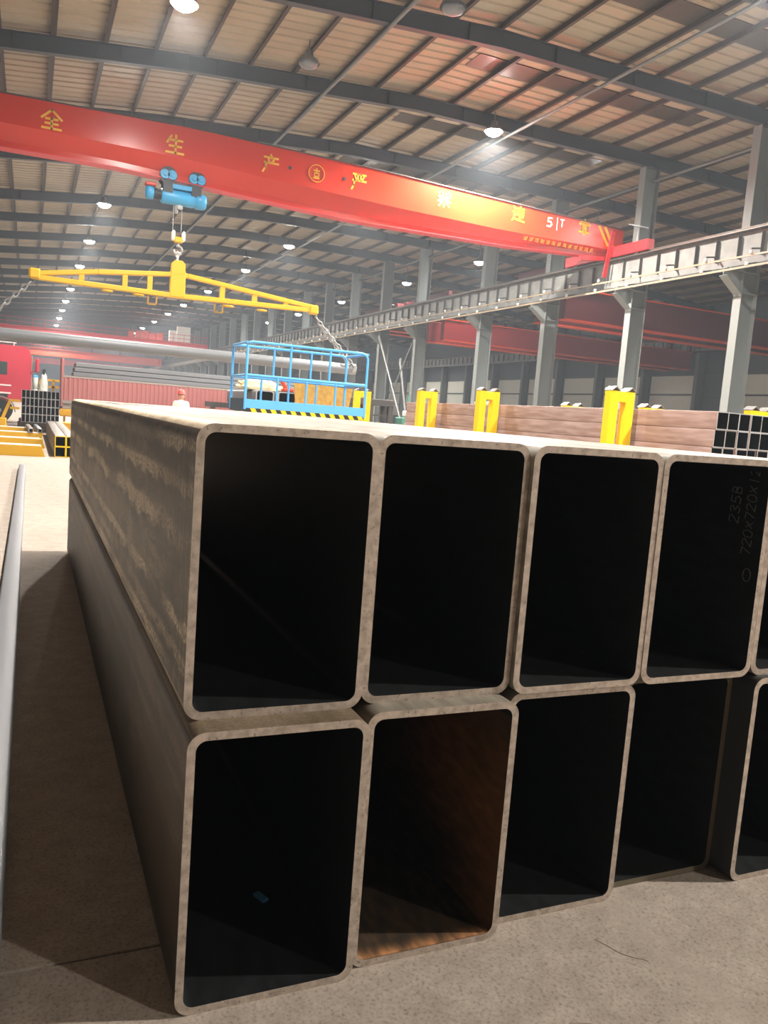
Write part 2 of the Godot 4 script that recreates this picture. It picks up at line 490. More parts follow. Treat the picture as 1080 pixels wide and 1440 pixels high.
func shell() -> void:
	# floor
	var f := struct("floor", "beige concrete shed floor in large cast slabs with thin joints", "floor")
	var s := st0()
	bx(s, Vector3(19, -0.16, (ZNEAR + ZEND) / 2), Vector3(57.0, 0.28, ZNEAR - ZEND))
	part("subfloor", s, M.slab_joint, f)
	var zs := [ZNEAR, 15.79, 7.79, -0.21, -8.21, -16.21, -24.21, -32.21, -40.21, -48.21, -56.21, -64.21]
	var xs := [-9.4, 5.0, 19.0, 33.0, 47.4]
	for i in zs.size() - 1:
		for k in 4:
			s = st0()
			bx(s, Vector3((xs[k] + xs[k + 1]) / 2, -0.02, (zs[i] + zs[i + 1]) / 2), Vector3(xs[k + 1] - xs[k] - 0.008, 0.04, absf(zs[i] - zs[i + 1]) - 0.008), Basis(), 0.003)
			part("floor_slab", s, M.concrete, f)
	s = st0()
	bx(s, Vector3(19, -0.02, (-64.21 + ZEND) / 2), Vector3(56.8, 0.04, absf(-64.21 - ZEND)))
	part("floor_slab", s, M.concrete, f)
	rng.seed = 3
	for k in 3:
		var q: Vector3 = [Vector3(1.05, 0.0006, 0.50), Vector3(1.30, 0.0006, 0.27), Vector3(0.62, 0.0006, 0.42)][k]
		s = st0()
		var dir: float = [2.2, 2.5, 0.4][k]
		for i in [16, 9, 7][k]:
			dir += rng.randf_range(-0.5, 0.5)
			var q2 := q + Vector3(cos(dir), 0, -sin(dir)) * 0.018
			bar(s, q, q2, 0.0016, 0.0012)
			q = q2
		part("floor_crack", s, M.crack, f)
	# walls
	var w := struct("wall_left", "grey sheet wall along the far left of the shed", "wall")
	s = st0()
	bx(s, Vector3(-9.5, 5.6, (ZNEAR + ZEND) / 2), Vector3(0.3, 11.6, ZNEAR - ZEND))
	part("wall_sheet", s, M.wall_grey, w)
	w = struct("wall_front", "plain wall of the shed behind the viewer", "wall")
	s = st0()
	bx(s, Vector3(19, 6.8, ZNEAR + 0.15), Vector3(57.4, 13.9, 0.3))
	part("wall_sheet", s, M.wall_front, w)
	w = struct("wall_back", "distant blue-grey end wall of the shed", "wall")
	s = st0()
	bx(s, Vector3(19, 6.8, ZEND - 0.15), Vector3(57.4, 13.9, 0.3))
	part("wall_sheet", s, M.wall_blue, w)
	for k in 9:
		s = st0()
		bx(s, Vector3(-6 + k * 6.0, 6.0, ZEND + 0.15), Vector3(0.3, 12.0, 0.3))
		part("wall_post", s, M.girt, w)
	var win := struct("window_1", "row of bright translucent panes high on the end wall", "window")
	s = st0()
	bx(s, Vector3(14.9, 7.55, ZEND + 0.06), Vector3(9.4, 1.7, 0.1))
	part("window_frame", s, M.girt, win)
	for k in 10:
		s = st0()
		bx(s, Vector3(10.72 + k * 0.93, 7.55, ZEND + 0.13), Vector3(0.78, 1.5, 0.06))
		part("window_pane", s, M.window_glow, win)
	# right wall: pale panels between posts and girts, grey sheet above
	w = struct("wall_right", "far right wall with pale panels low down and grey sheeting above", "wall")
	s = st0()
	bx(s, Vector3(47.3, 6.0, (ZNEAR + ZEND) / 2), Vector3(0.3, 12.4, ZNEAR - ZEND))
	part("wall_sheet", s, M.wall_grey, w)
	var pm := st0()
	bx(pm, Vector3.ZERO, Vector3(0.08, 1.5, 5.5), Basis(), 0.01)
	var pmesh := finish(pm)
	for i in COLZ.size():
		var z := COLZ[i]
		if z > -20 or z < -120: continue
		for y in [2.75, 4.3, 5.85]:
			inst("wall_panel", pmesh, M.wall_pale, w, Vector3(47.1, y, z - 3.0))
		s = st0()
		bx(s, Vector3(46.6, 4.2, z), Vector3(0.7, 8.4, 0.35))
		part("wall_post", s, M.column_dark, w)
	for y in [3.55, 5.1, 6.65, 9.6]:
		s = st0()
		bx(s, Vector3(47.0, y, (ZNEAR + ZEND) / 2), Vector3(0.12, 0.12, ZNEAR - ZEND - 1))
		part("girt", s, M.girt, w)

func roof() -> void:
	var c := struct("ceiling", "pale ribbed roof sheets on dark purlins and rafters", "roof")
	# one ribbed sheet a metre wide, running with the rafters
	var s := st0()
	var prof := []
	for k in 2:
		var b := -0.5 + k * 0.5
		prof += [Vector2(b, 0.0), Vector2(b + 0.34, 0.0), Vector2(b + 0.37, 0.045), Vector2(b + 0.45, 0.045)]
	prof.append(Vector2(0.5, 0.0))
	for i in ROOF.size() - 1:
		var p: Vector2 = ROOF[i]
		var q: Vector2 = ROOF[i + 1]
		for k in prof.size() - 1:
			var a := Vector3(p.x, p.y + 0.72 + prof[k].y, prof[k].x)
			var b := Vector3(q.x, q.y + 0.72 + prof[k].y, prof[k].x)
			var d := Vector3(p.x, p.y + 0.72 + prof[k + 1].y, prof[k + 1].x)
			var e := Vector3(q.x, q.y + 0.72 + prof[k + 1].y, prof[k + 1].x)
			quad(s, a, b, e, d)
			var o := Vector3(0, 0.012, 0)
			quad(s, a + o, d + o, e + o, b + o)
	var sheet := finish(s)
	var z := ZNEAR - 0.5
	while z > ZEND:
		inst("roof_sheet", sheet, M.roof_sheet, c, Vector3(0, 0, z))
		z -= 1.0
	s = st0()
	for i in ROOF.size() - 1:
		var p: Vector2 = ROOF[i]
		var q: Vector2 = ROOF[i + 1]
		bar(s, Vector3(p.x - 0.05, p.y + 0.90, (ZNEAR + ZEND) / 2), Vector3(q.x + 0.05, q.y + 0.90, (ZNEAR + ZEND) / 2), ZNEAR - ZEND + 0.6, 0.16)
	part("roof_insulation", s, M.roof_slab, c)
	# dark skylight strips in the middle of each bay
	for i in COLZ.size() - 1:
		var zm := (COLZ[i] + COLZ[i + 1]) / 2 + 0.35
		if zm > 4 or zm < -70: continue
		s = st0()
		var a := 12.4
		while a < 22.0:
			bar(s, Vector3(a, roof_y(a) + 0.705, zm), Vector3(a + 1.6, roof_y(a + 1.6) + 0.705, zm), 1.0, 0.015)
			a += 1.6
		part("skylight", s, M.skylight, c)
	# purlins
	var x := 0.04 - 6 * 1.49
	while x < 46.8:
		s = st0()
		var y := roof_y(x) + 0.5
		var zl := ZNEAR - ZEND - 0.4
		var zc := (ZNEAR + ZEND) / 2
		bx(s, Vector3(x, y + 0.1, zc), Vector3(0.02, 0.21, zl))
		bx(s, Vector3(x + 0.04, y + 0.205, zc), Vector3(0.1, 0.015, zl))
		bx(s, Vector3(x - 0.04, y + 0.005, zc), Vector3(0.1, 0.015, zl))
		part("purlin", s, M.purlin, c)
		x += 1.49
	# rafters: I-section following the roof
	s = st0()
	for i in ROOF.size() - 1:
		var p := Vector3(ROOF[i].x, ROOF[i].y, 0)
		var q := Vector3(ROOF[i + 1].x, ROOF[i + 1].y, 0)
		var up := Vector3(0, 0.25, 0)
		bar(s, p + up, q + up, 0.014, 0.5)
		bar(s, p + Vector3(0, 0.009, 0), q + Vector3(0, 0.009, 0), 0.24, 0.018)
		bar(s, p + Vector3(0, 0.491, 0), q + Vector3(0, 0.491, 0), 0.24, 0.018)
	x = -7.0
	while x < 46:
		bx(s, Vector3(x, roof_y(x) + 0.25, 0), Vector3(0.012, 0.46, 0.22))
		x += 2.98
	var raf := finish(s)
	for zz in COLZ:
		inst("rafter", raf, M.rafter, c, Vector3(0, 0, zz))
	# struts between the rafters
	for i in COLZ.size() - 1:
		if COLZ[i] < -75: break
		for sx in [8.45, 15.9, 22.9]:
			s = st0()
			var yy := roof_y(sx) + (-0.06 if sx < 20 else -0.5)
			cyl(s, Vector3(sx, yy, COLZ[i]), Vector3(sx, yy, COLZ[i + 1]), 0.055, 0.055, 8)
			part("roof_strut", s, M.column_dark, c)
	# side braces from the columns up to the purlins
	s = st0()

func column_labels(i: int) -> Array:
	return [
		["grey steel column at far right, rising behind the open ends of the brown tube stack", 0],
		["grey steel column behind the nearest yellow stanchion, where the red crane meets the runway", 1],
		["grey steel column between the nearest and the middle yellow stanchion", 2],
		["dark-webbed grey column rising just left of the middle yellow stanchion", 3],
		["grey column at the right end of the white diagonal bracing, left of the brown tubes", 4],
		["dark grey column at the left end of the diagonal bracing, beside the blue cage", 5],
		["grey column seen through the right corner of the blue cage", 6],
		["grey column seen above the right half of the blue cage", 7],
	]

func columns() -> void:
	var s := st0()
	# an H-section: flanges face left and right, web between, 12.4 m tall
	bx(s, Vector3(-0.37, 6.2, 0), Vector3(0.02, 12.4, 0.36))
	bx(s, Vector3(0.37, 6.2, 0), Vector3(0.02, 12.4, 0.36))
	var fl := finish(s)
	s = st0()
	bx(s, Vector3(0, 6.2, 0), Vector3(0.72, 12.4, 0.014))
	var web := finish(s)
	s = st0()
	bx(s, Vector3(0, 0.015, 0), Vector3(1.0, 0.03, 0.7), Basis(), 0.004)
	var base := finish(s)
	s = st0()
	# corbel that carries the runway
	prism(s, PackedVector2Array([Vector2(-0.38, 6.75), Vector2(-1.15, 7.3), Vector2(-1.15, 7.5), Vector2(-0.38, 7.5)]), Transform3D(Basis(), Vector3(0, 0, -0.012)), 0.024)
	bx(s, Vector3(-0.77, 7.52, 0), Vector3(0.8, 0.03, 0.36))
	bar(s, Vector3(-0.38, 6.72, 0), Vector3(-1.15, 7.28, 0), 0.36, 0.02)
	bx(s, Vector3(0, 6.78, 0), Vector3(0.72, 0.02, 0.34))
	bx(s, Vector3(0, 7.5, 0), Vector3(0.72, 0.02, 0.34))
	var corb := finish(s)
	var labs := column_labels(0)
	var k := 0
	for z in COLZ:
		var lab := "grey steel column along the crane runway, one of the far columns beyond the blue cage"
		var grp := "far columns beyond the blue cage"
		if z > -18:
			lab = "grey steel column of the near row, outside the right edge of the picture"
			grp = "near columns outside the right edge"
			if z > 5: continue
		elif k < labs.size():
			lab = labs[k][0]
			grp = "steel columns along the crane runway"
			k += 1
		var o := thing("steel_column", lab, "column", Vector3(22.68, 0, z), grp)
		inst("flange", fl, M.column, o)
		inst("web", web, M.column_dark, o)
		inst("base_plate", base, M.column_dark, o)
		inst("corbel", corb, M.column, o)
	# diagonal bracing between the fifth and the sixth
	var br := [[Vector3(22.2, 7.2, -52.0), Vector3(22.2, 1.0, -46.9), 0.16, "thick pale diagonal brace leaning left at the top between two columns"], [Vector3(22.6, 7.1, -46.75), Vector3(22.6, 1.0, -51.9), 0.1, "thin grey diagonal brace leaning right at the top between two columns"], [Vector3(22.9, 5.4, -49.6), Vector3(22.9, 0.1, -47.3), 0.18, "short white diagonal tube behind the brace crossing"]]
	for b in br:
		s = st0()
		cyl(s, b[0], b[1], b[2] / 2, b[2] / 2, 10)
		var o := thing("diagonal_brace", b[3], "brace", b[1])
		part("brace_tube", s, M.chain if b[2] > 0.12 else M.column, o, -b[1])
		s = st0()
		bx(s, b[0], Vector3(0.03, 0.5, 0.4))
		bx(s, b[1], Vector3(0.03, 0.5, 0.4))
		part("gusset", s, M.column, o, -b[1])

func runway_beam(called: String, label: String, x: float, y0: float, y1: float, face: float, z_end: float) -> void:
	var o := thing(called, label, "beam", Vector3(x, y0, 0))
	var zc := (ZNEAR - 2 + z_end) / 2
	var L := ZNEAR - 2 - z_end
	var h := y1 - y0
	var s := st0()
	bx(s, Vector3(0, h / 2, zc), Vector3(0.02, h, L))
	part("web", s, M.runway, o)
	s = st0()
	bx(s, Vector3(0, 0.012, zc), Vector3(0.42, 0.024, L))
	part("bottom_flange", s, M.stiffener, o)
	s = st0()
	bx(s, Vector3(0, h - 0.012, zc), Vector3(0.5, 0.024, L))
	part("top_flange", s, M.rail, o)
	s = st0()
	bx(s, Vector3(0, h + 0.015, zc), Vector3(0.14, 0.03, L))
	bx(s, Vector3(0, h + 0.07, zc), Vector3(0.03, 0.1, L))
	bx(s, Vector3(0, h + 0.125, zc), Vector3(0.07, 0.04, L), Basis(), 0.008)
	part("crane_rail", s, M.rail, o)
	var z := 6.0
	var sm := st0()
	bx(sm, Vector3(0, h * 0.56, 0), Vector3(0.30, h * 0.66, 0.014))
	var stiff := finish(sm)
	while z > z_end + 1:
		inst("stiffener", stiff, M.stiffener, o, Vector3(0, 0, z))
		z -= 0.99
	if face == 0.0: return
	# conductor rails on arms with white insulators, on the shed side
	s = st0()
	bx(s, Vector3(-0.62, -0.18, zc), Vector3(0.05, 0.07, L))
	part("conductor_rail", s, M.conductor, o)
	s = st0()
	bx(s, Vector3(-0.45, 0.22, zc), Vector3(0.04, 0.06, L))
	part("conductor_rail", s, M.conductor, o)
	var arm := st0()
	bar(arm, Vector3(0, 0.5, 0), Vector3(-0.5, 0.42, 0), 0.05, 0.05)
	bar(arm, Vector3(-0.2, 0.0, 0), Vector3(-0.62, -0.1, 0), 0.05, 0.05)
	var armm := finish(arm)
	var ins := st0()
	lathe(ins, Vector3(-0.62, -0.14, 0), Vector3.UP, [Vector2(0.0, 0), Vector2(0.07, 0.0), Vector2(0.05, 0.05), Vector2(0.07, 0.1), Vector2(0.0, 0.12)], 8)
	lathe(ins, Vector3(-0.5, 0.26, 0), Vector3.UP, [Vector2(0.0, 0), Vector2(0.06, 0.0), Vector2(0.045, 0.05), Vector2(0.06, 0.1), Vector2(0.0, 0.12)], 8)
	var insm := finish(ins)
	z = 1.0
	while z > -110:
		inst("bracket_arm", armm, M.stiffener, o, Vector3(0, 0, z))
		inst("insulator", insm, M.insulator, o, Vector3(0, 0, z))
		z -= 1.98

# ------------------------------------------------------------------ lamps
var lamp_mesh := []
func lamp(p: Vector3, label: String, group: String, e: float) -> void:
	if lamp_mesh.is_empty():
		var s := st0()
		lathe(s, Vector3.ZERO, Vector3.UP, [Vector2(0.34, 0.0), Vector2(0.30, 0.10), Vector2(0.14, 0.20), Vector2(0.12, 0.36), Vector2(0.0, 0.38)], 16)
		lamp_mesh.append(finish(s))
		s = st0()
		lathe(s, Vector3.ZERO, Vector3.UP, [Vector2(0.0, -0.15), Vector2(0.16, -0.13), Vector2(0.26, -0.07), Vector2(0.31, 0.02), Vector2(0.0, 0.03)], 16)
		lamp_mesh.append(finish(s))
	if e <= 0.0:
		var u := thing("unlit_roof_lamp", label, "lamp", p, group)
		inst("lamp_housing", lamp_mesh[0], M.lamp_housing, u)
		inst("lamp_cover", lamp_mesh[1], M.lamp_housing, u)
		var s3 := st0()
		cyl(s3, Vector3(0, 0.36, 0), Vector3(0, roof_y(p.x) + 0.5 - p.y, 0), 0.02, 0.02, 6)
		part("lamp_stem", s3, M.lamp_housing, u)
		return
	var o := thing("high_bay_lamp", label, "lamp", p, group)
	inst("lamp_housing", lamp_mesh[0], M.lamp_housing, o)
	inst("lamp_bulb", lamp_mesh[1], M.lamp_glow, o)
	var s2 := st0()
	cyl(s2, Vector3(0, 0.36, 0), Vector3(0, roof_y(p.x) + 0.5 - p.y, 0), 0.02, 0.02, 6)
	part("lamp_stem", s2, M.lamp_housing, o)
	var l := SpotLight3D.new()
	l.name = "lamp_light"
	l.light_energy = e
	l.light_color = Color(1.0, 0.975, 0.935)
	l.light_size = 0.2
	l.spot_angle = 84.0
	l.spot_angle_attenuation = 0.6
	l.spot_range = 120.0
	l.spot_attenuation = 2.0
	l.shadow_enabled = true
	l.rotation_degrees.x = -90
	l.position = Vector3(0, -0.18, 0)
	o.add_child(l)

func lamps() -> void:
	var rows := [
		[3.0, [-6.3, -20.5, -32.5, -44.9, -56.4, -68.0, -83.7, -95.3, -106.2, -118.0, -131.0, -150.0, -170.0], "left"],
		[14.0, [16.0, 4.0, -12.2, -23.6, -35.3, -47.8, -58.8, -72.7, -85.4, -95.9, -107.3, -119.2, -130.1, -150.0, -170.0], "middle"],
		[25.0, [-8.0, -20.0, -32.0, -43.5, -54.2, -68.0, -80.9, -92.4], "right"]]
	var special := {
		"middle-23.6": "brightest roof lamp, hung on the rafter above the red crane girder",
		"middle-47.8": "roof lamp seen just below the crane girder, right of the hanging hook",
		"middle-58.8": "roof lamp just above the right arm of the yellow spreader beam",
		"middle-72.7": "roof lamp seen through the truss of the yellow spreader beam, right of centre",
		"left-44.9": "roof lamp left of the blue hoist, below the crane girder",
		"left-56.4": "second roof lamp down, left of the hanging hook",
		"left-68.0": "roof lamp just above the left arm of the yellow spreader beam",
		"right-43.5": "roof lamp beside a column, below the lit end of the crane girder",
		"right-54.2": "roof lamp between two columns above the runway, right of the yellow spreader beam",
		"right-80.9": "roof lamp just below the right tip of the yellow spreader beam",
		"right-92.4": "small roof lamp below the yellow spreader beam near its right tip"}
	for r in rows:
		for z in r[1]:
			var key: String = "%s%.1f" % [r[2], z]
			var lab: String = special.get(key, "")
			var grp := "high bay roof lamps"
			if lab == "":
				if z > -40:
					lab = "roof lamp of the %s lamp row, outside the picture or hidden by the crane girder" % r[2]
					grp = "%s lamps out of sight" % r[2]
				else:
					lab = "distant roof lamp down the shed, %s one in sight in the %s row" % [ORD[r[1].filter(func(q): return q < -40 and q > z).size()], r[2]]
					grp = "distant lamps of the %s row" % r[2]
			var e := 34.0 if r[2] != "right" else 6.0
			if z > 10: e = 70.0
			elif z > 0: e = 96.0
			elif r[2] == "left" and z > -10: e = 46.0
			elif r[2] == "middle" and z < -23 and z > -24: e = 125.0
			var yl := (12.2 if z == -23.6 else 11.95) if r[2] == "middle" else (11.2 if r[2] == "left" else 11.5)
			var kk: float = (yl - 1.48) / 10.02
			lamp(Vector3(-0.355 + (r[0] + 0.355) * kk, yl, 1.89 + (z - 1.89) * kk), lab, grp, e)
	lamp(Vector3(8.96, 11.6, -17.2), "unlit round roof lamp hanging in front of the rafter, top centre", "", 0.0)
	lamp(Vector3(7.1, 11.9, -23.0), "unlit round roof lamp under the second roof bay, left of centre", "", 0.0)
	lamp(Vector3(38.8, 11.0, -90.0), "roof lamp of the next bay, seen beside the bracing column", "", 16.0)

# ------------------------------------------------------------------ the big tubes
func big_tubes() -> void:
	var H := 0.72; var W := 0.4646; var T := 0.0204; var R := 0.0435; var L := 6.21
	var o := rr(0, 0, W, H, R, 7)
	var i := rr(T, T, W - T, H - T, R - T + 0.004, 7)
	var outer := wall_mesh(o, 0, -L, false, 6)
	var inner := wall_mesh(i, 0, -L, true, 6)
	var front := ring_mesh(o, i, 0, true)
	var rear := ring_mesh(o, i, -L, false)
	var d := [
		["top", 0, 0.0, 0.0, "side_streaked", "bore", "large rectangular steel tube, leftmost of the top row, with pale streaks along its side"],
		["top", 1, 0.4675, -0.019, "tube_steel", "bore", "large rectangular steel tube, second from the left in the top row"],
		["top", 2, 0.9332, -0.002, "tube_steel", "bore", "large rectangular steel tube, third from the left in the top row"],
		["top", 3, 1.3984, 0.0, "tube_steel", "bore", "large rectangular steel tube with chalk writing inside, fourth in the top row"],
		["top", 4, 1.8685, -0.004, "tube_steel", "bore", "large rectangular steel tube cut by the right picture edge, top row"],
		["low", 0, -0.0014, 0.0784, "side_dull", "bore", "large rectangular steel tube, leftmost of the bottom row, sticking out a little"],
		["low", 1, 0.4674, 0.0438, "tube_steel", "bore_rusty", "large rectangular steel tube with rusty brown bore, second in the bottom row"],
		["low", 2, 0.9335, -0.0117, "tube_steel", "bore", "large rectangular steel tube, third from the left in the bottom row"],
		["low", 3, 1.3996, -0.065, "shaded_dark_scale", "bore", "large rectangular steel tube pushed back from the others in the bottom row"],
		["low", 4, 1.8655, 0.0259, "shaded_dark_scale", "bore", "large rectangular steel tube cut by the right picture edge, bottom row"]]
	for t in d:
		var y: float = 0.0 if t[0] == "low" else H
		var n := thing("rectangular_tube", t[6], "steel tube", Vector3(t[2], y, t[3]), "large rectangular tubes stacked in two rows")
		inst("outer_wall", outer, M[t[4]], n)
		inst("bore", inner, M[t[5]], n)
		inst("cut_end", front, M.cut_dirty_shaded if t[0] == "low" and t[1] == 3 else M.cut_steel, n)
		inst("cut_end", rear, M.cut_steel, n)
		if t[0] == "top" and t[1] == 3:
			chalk(n, W - T)
		if t[0] == "top" and t[1] == 0:
			var s := st0()
			# a raised weld bead across the top near the far end
			cyl(s, Vector3(R, H + 0.001, -3.9), Vector3(W - R, H + 0.001, -3.86), 0.004, 0.004, 6)
			part("weld_seam", s, M.cut_steel, n)
		if t[0] == "low" and t[1] == 0:
			var s := st0()
			bx(s, Vector3(0.317, T + 0.006, -0.384), Vector3(0.022, 0.012, 0.05), Basis(Vector3.UP, 0.4), 0.003)  # solid blue sliver standing in for a reflection
			tag(part("glint_fleck", s, M.cage_blue, n), "small pale blue reflection on the tube floor, modelled as a fleck", "")

func strokes(st: SurfaceTool, segs: Array, t: Transform3D, w: float, d: float) -> void:
	for s in segs:
		var a := Vector3(s[0], s[1], 0)
		var b := Vector3(s[2], s[3], 0)
		var u := (b - a).normalized()
		var v := Vector3(-u.y, u.x, 0)
		var c := (a + b) / 2
		var l := (b - a).length() + w
		var o := t * c
		# t may scale evenly; width and depth are given in its own units
		bx(st, o, Vector3(l, w, d) * t.basis.x.length(), Basis(t.basis.x.normalized(), t.basis.y.normalized(), t.basis.z.normalized()) * Basis(u, v, Vector3(0, 0, 1)))

func digits(ch: String) -> Array:
	match ch:
		"7": return [[0, 1, .6, 1], [.6, 1, .25, 0]]
		"2": return [[0, .8, .15, 1], [.15, 1, .45, 1], [.45, 1, .6, .8], [.6, .8, 0, 0], [0, 0, .6, 0]]
		"0": return [[.15, 0, 0, .3], [0, .3, 0, .7], [0, .7, .15, 1], [.15, 1, .45, 1], [.45, 1, .6, .7], [.6, .7, .6, .3], [.6, .3, .45, 0], [.45, 0, .15, 0]]
		"x": return [[.05, .1, .55, .8], [.05, .8, .55, .1]]
		"3": return [[0, .9, .4, 1], [.4, 1, .55, .75], [.55, .75, .2, .52], [.2, .52, .58, .3], [.58, .3, .4, 0], [.4, 0, 0, .1]]
		"5": return [[.55, 1, .08, 1], [.08, 1, .05, .55], [.05, .55, .45, .58], [.45, .58, .6, .3], [.6, .3, .4, 0], [.4, 0, 0, .05]]
		"B": return [[.05, 0, .05, 1], [.05, 1, .45, .95], [.45, .95, .45, .6], [.45, .6, .05, .52], [.05, .52, .55, .45], [.55, .45, .5, .05], [.5, .05, .05, 0]]
		"1": return [[.3, 1, .3, 0]]
		"4": return [[.4, 1, .0, .3], [0, .3, .6, .3], [.42, .6, .42, 0]]
		"T": return [[.0, 1, .6, 1], [.3, 1, .3, 0]]
		"6": return [[.5, 1, .1, .6], [.1, .6, 0, .3], [0, .3, .15, 0], [.15, 0, .5, .02], [.5, .02, .6, .28], [.6, .28, .45, .52], [.45, .52, .05, .42]]
	return []

func chalk(n: Node3D, x: float) -> void:
	# two lines written upwards on the right inner wall, close to the mouth
	var lines := [["235B", -0.108, 0.50, 0.040], ["720x720x12", -0.045, 0.40, 0.036]]
	for ln in lines:
		var z: float = ln[1]
		var y: float = ln[2]
		var h: float = ln[3]
		var s := st0()
		for ch in ln[0]:
			# the glyphs stand with their tops towards the depth of the tube and read upwards
			var b := Basis(Vector3(0, 1, 0.10).normalized(), Vector3(0, 0.10, -1).normalized(), Vector3(-1, 0, 0)) * h
			strokes(s, digits(ch), Transform3D(b, Vector3(x - 0.0006, y, z)), 0.07, 0.03)
			y += h * 0.82
		tag(part("chalk_line", s, M.chalk, n), "thin grey handwritten size figures on the inner wall", "")
	var s2 := st0()
	for k in 12:
		var a0 := TAU * k / 12
		var a1 := TAU * (k + 1) / 12
		bar(s2, Vector3(x - 0.0006, 0.335 + 0.022 * sin(a0), -0.045 + 0.016 * cos(a0)), Vector3(x - 0.0006, 0.335 + 0.022 * sin(a1), -0.045 + 0.016 * cos(a1)), 0.002, 0.002)
	part("chalk_ring", s2, M.chalk, n)


# ------------------------------------------------------------------ overhead crane
func poly_at(a: Array, x: float) -> float:
	for i in a.size() - 1:
		if x <= a[i + 1][0] or i == a.size() - 2:
			return lerp(a[i][1], a[i + 1][1], clampf((x - a[i][0]) / (a[i + 1][0] - a[i][0]), -0.5, 1.0))
	return a[0][1]

const HAN := {
	"quan": [[0, .55, .5, 1], [.5, 1, 1, .55], [.22, .52, .78, .52], [.2, .28, .8, .28], [.03, .02, .97, .02], [.5, .52, .5, .02]],
	"sheng": [[.27, .95, .06, .58], [.2, .74, .9, .74], [.2, .4, .85, .4], [.02, .03, .98, .03], [.54, 1, .54, .03]],
	"chan": [[.48, 1.02, .54, .92], [.1, .86, .92, .86], [.32, .8, .38, .62], [.7, .8, .6, .62], [.12, .55, .95, .55], [.2, .55, .17, .28], [.17, .28, .02, 0]],
	"yan": [[.08, .94, .92, .94], [.4, .94, .4, .58], [.6, .94, .6, .58], [.2, .82, .28, .64], [.8, .82, .72, .64], [.08, .55, .95, .55], [.18, .55, .15, .25], [.15, .25, .02, 0]],
	"jin": [[.03, .85, .45, .85], [.24, 1, .24, .55], [.24, .82, .05, .6], [.24, .82, .44, .62], [.53, .85, .97, .85], [.75, 1, .75, .55], [.75, .82, .56, .6], [.75, .82, .95, .62], [.2, .47, .8, .47], [.03, .33, .97, .33], [.5, .33, .5, 0], [.28, .22, .12, .05], [.72, .22, .88, .05]],
	"wei": [[.4, .85, .9, .85], [.4, .65, .9, .65], [.36, .45, .92, .45], [.92, .45, .86, .28], [.63, 1, .63, .15], [.1, .95, .2, .82], [.04, .6, .22, .6], [.22, .6, .14, .2], [.02, .05, .18, .15], [.18, .15, .98, .02]],
	"zhang": [[.5, 1.02, .5, .92], [.15, .88, .85, .88], [.35, .84, .39, .74], [.65, .84, .6, .74], [.05, .7, .95, .7], [.25, .58, .75, .58], [.25, .43, .75, .43], [.25, .28, .75, .28], [.25, .58, .25, .28], [.75, .58, .75, .28], [.05, .15, .95, .15], [.5, .28, .5, -.03]],
	"logo": [[.3, .72, .7, .72], [.5, .85, .5, .6], [.32, .55, .68, .55], [.32, .55, .32, .3], [.68, .55, .68, .3], [.32, .3, .68, .3], [.3, .18, .7, .18]]}

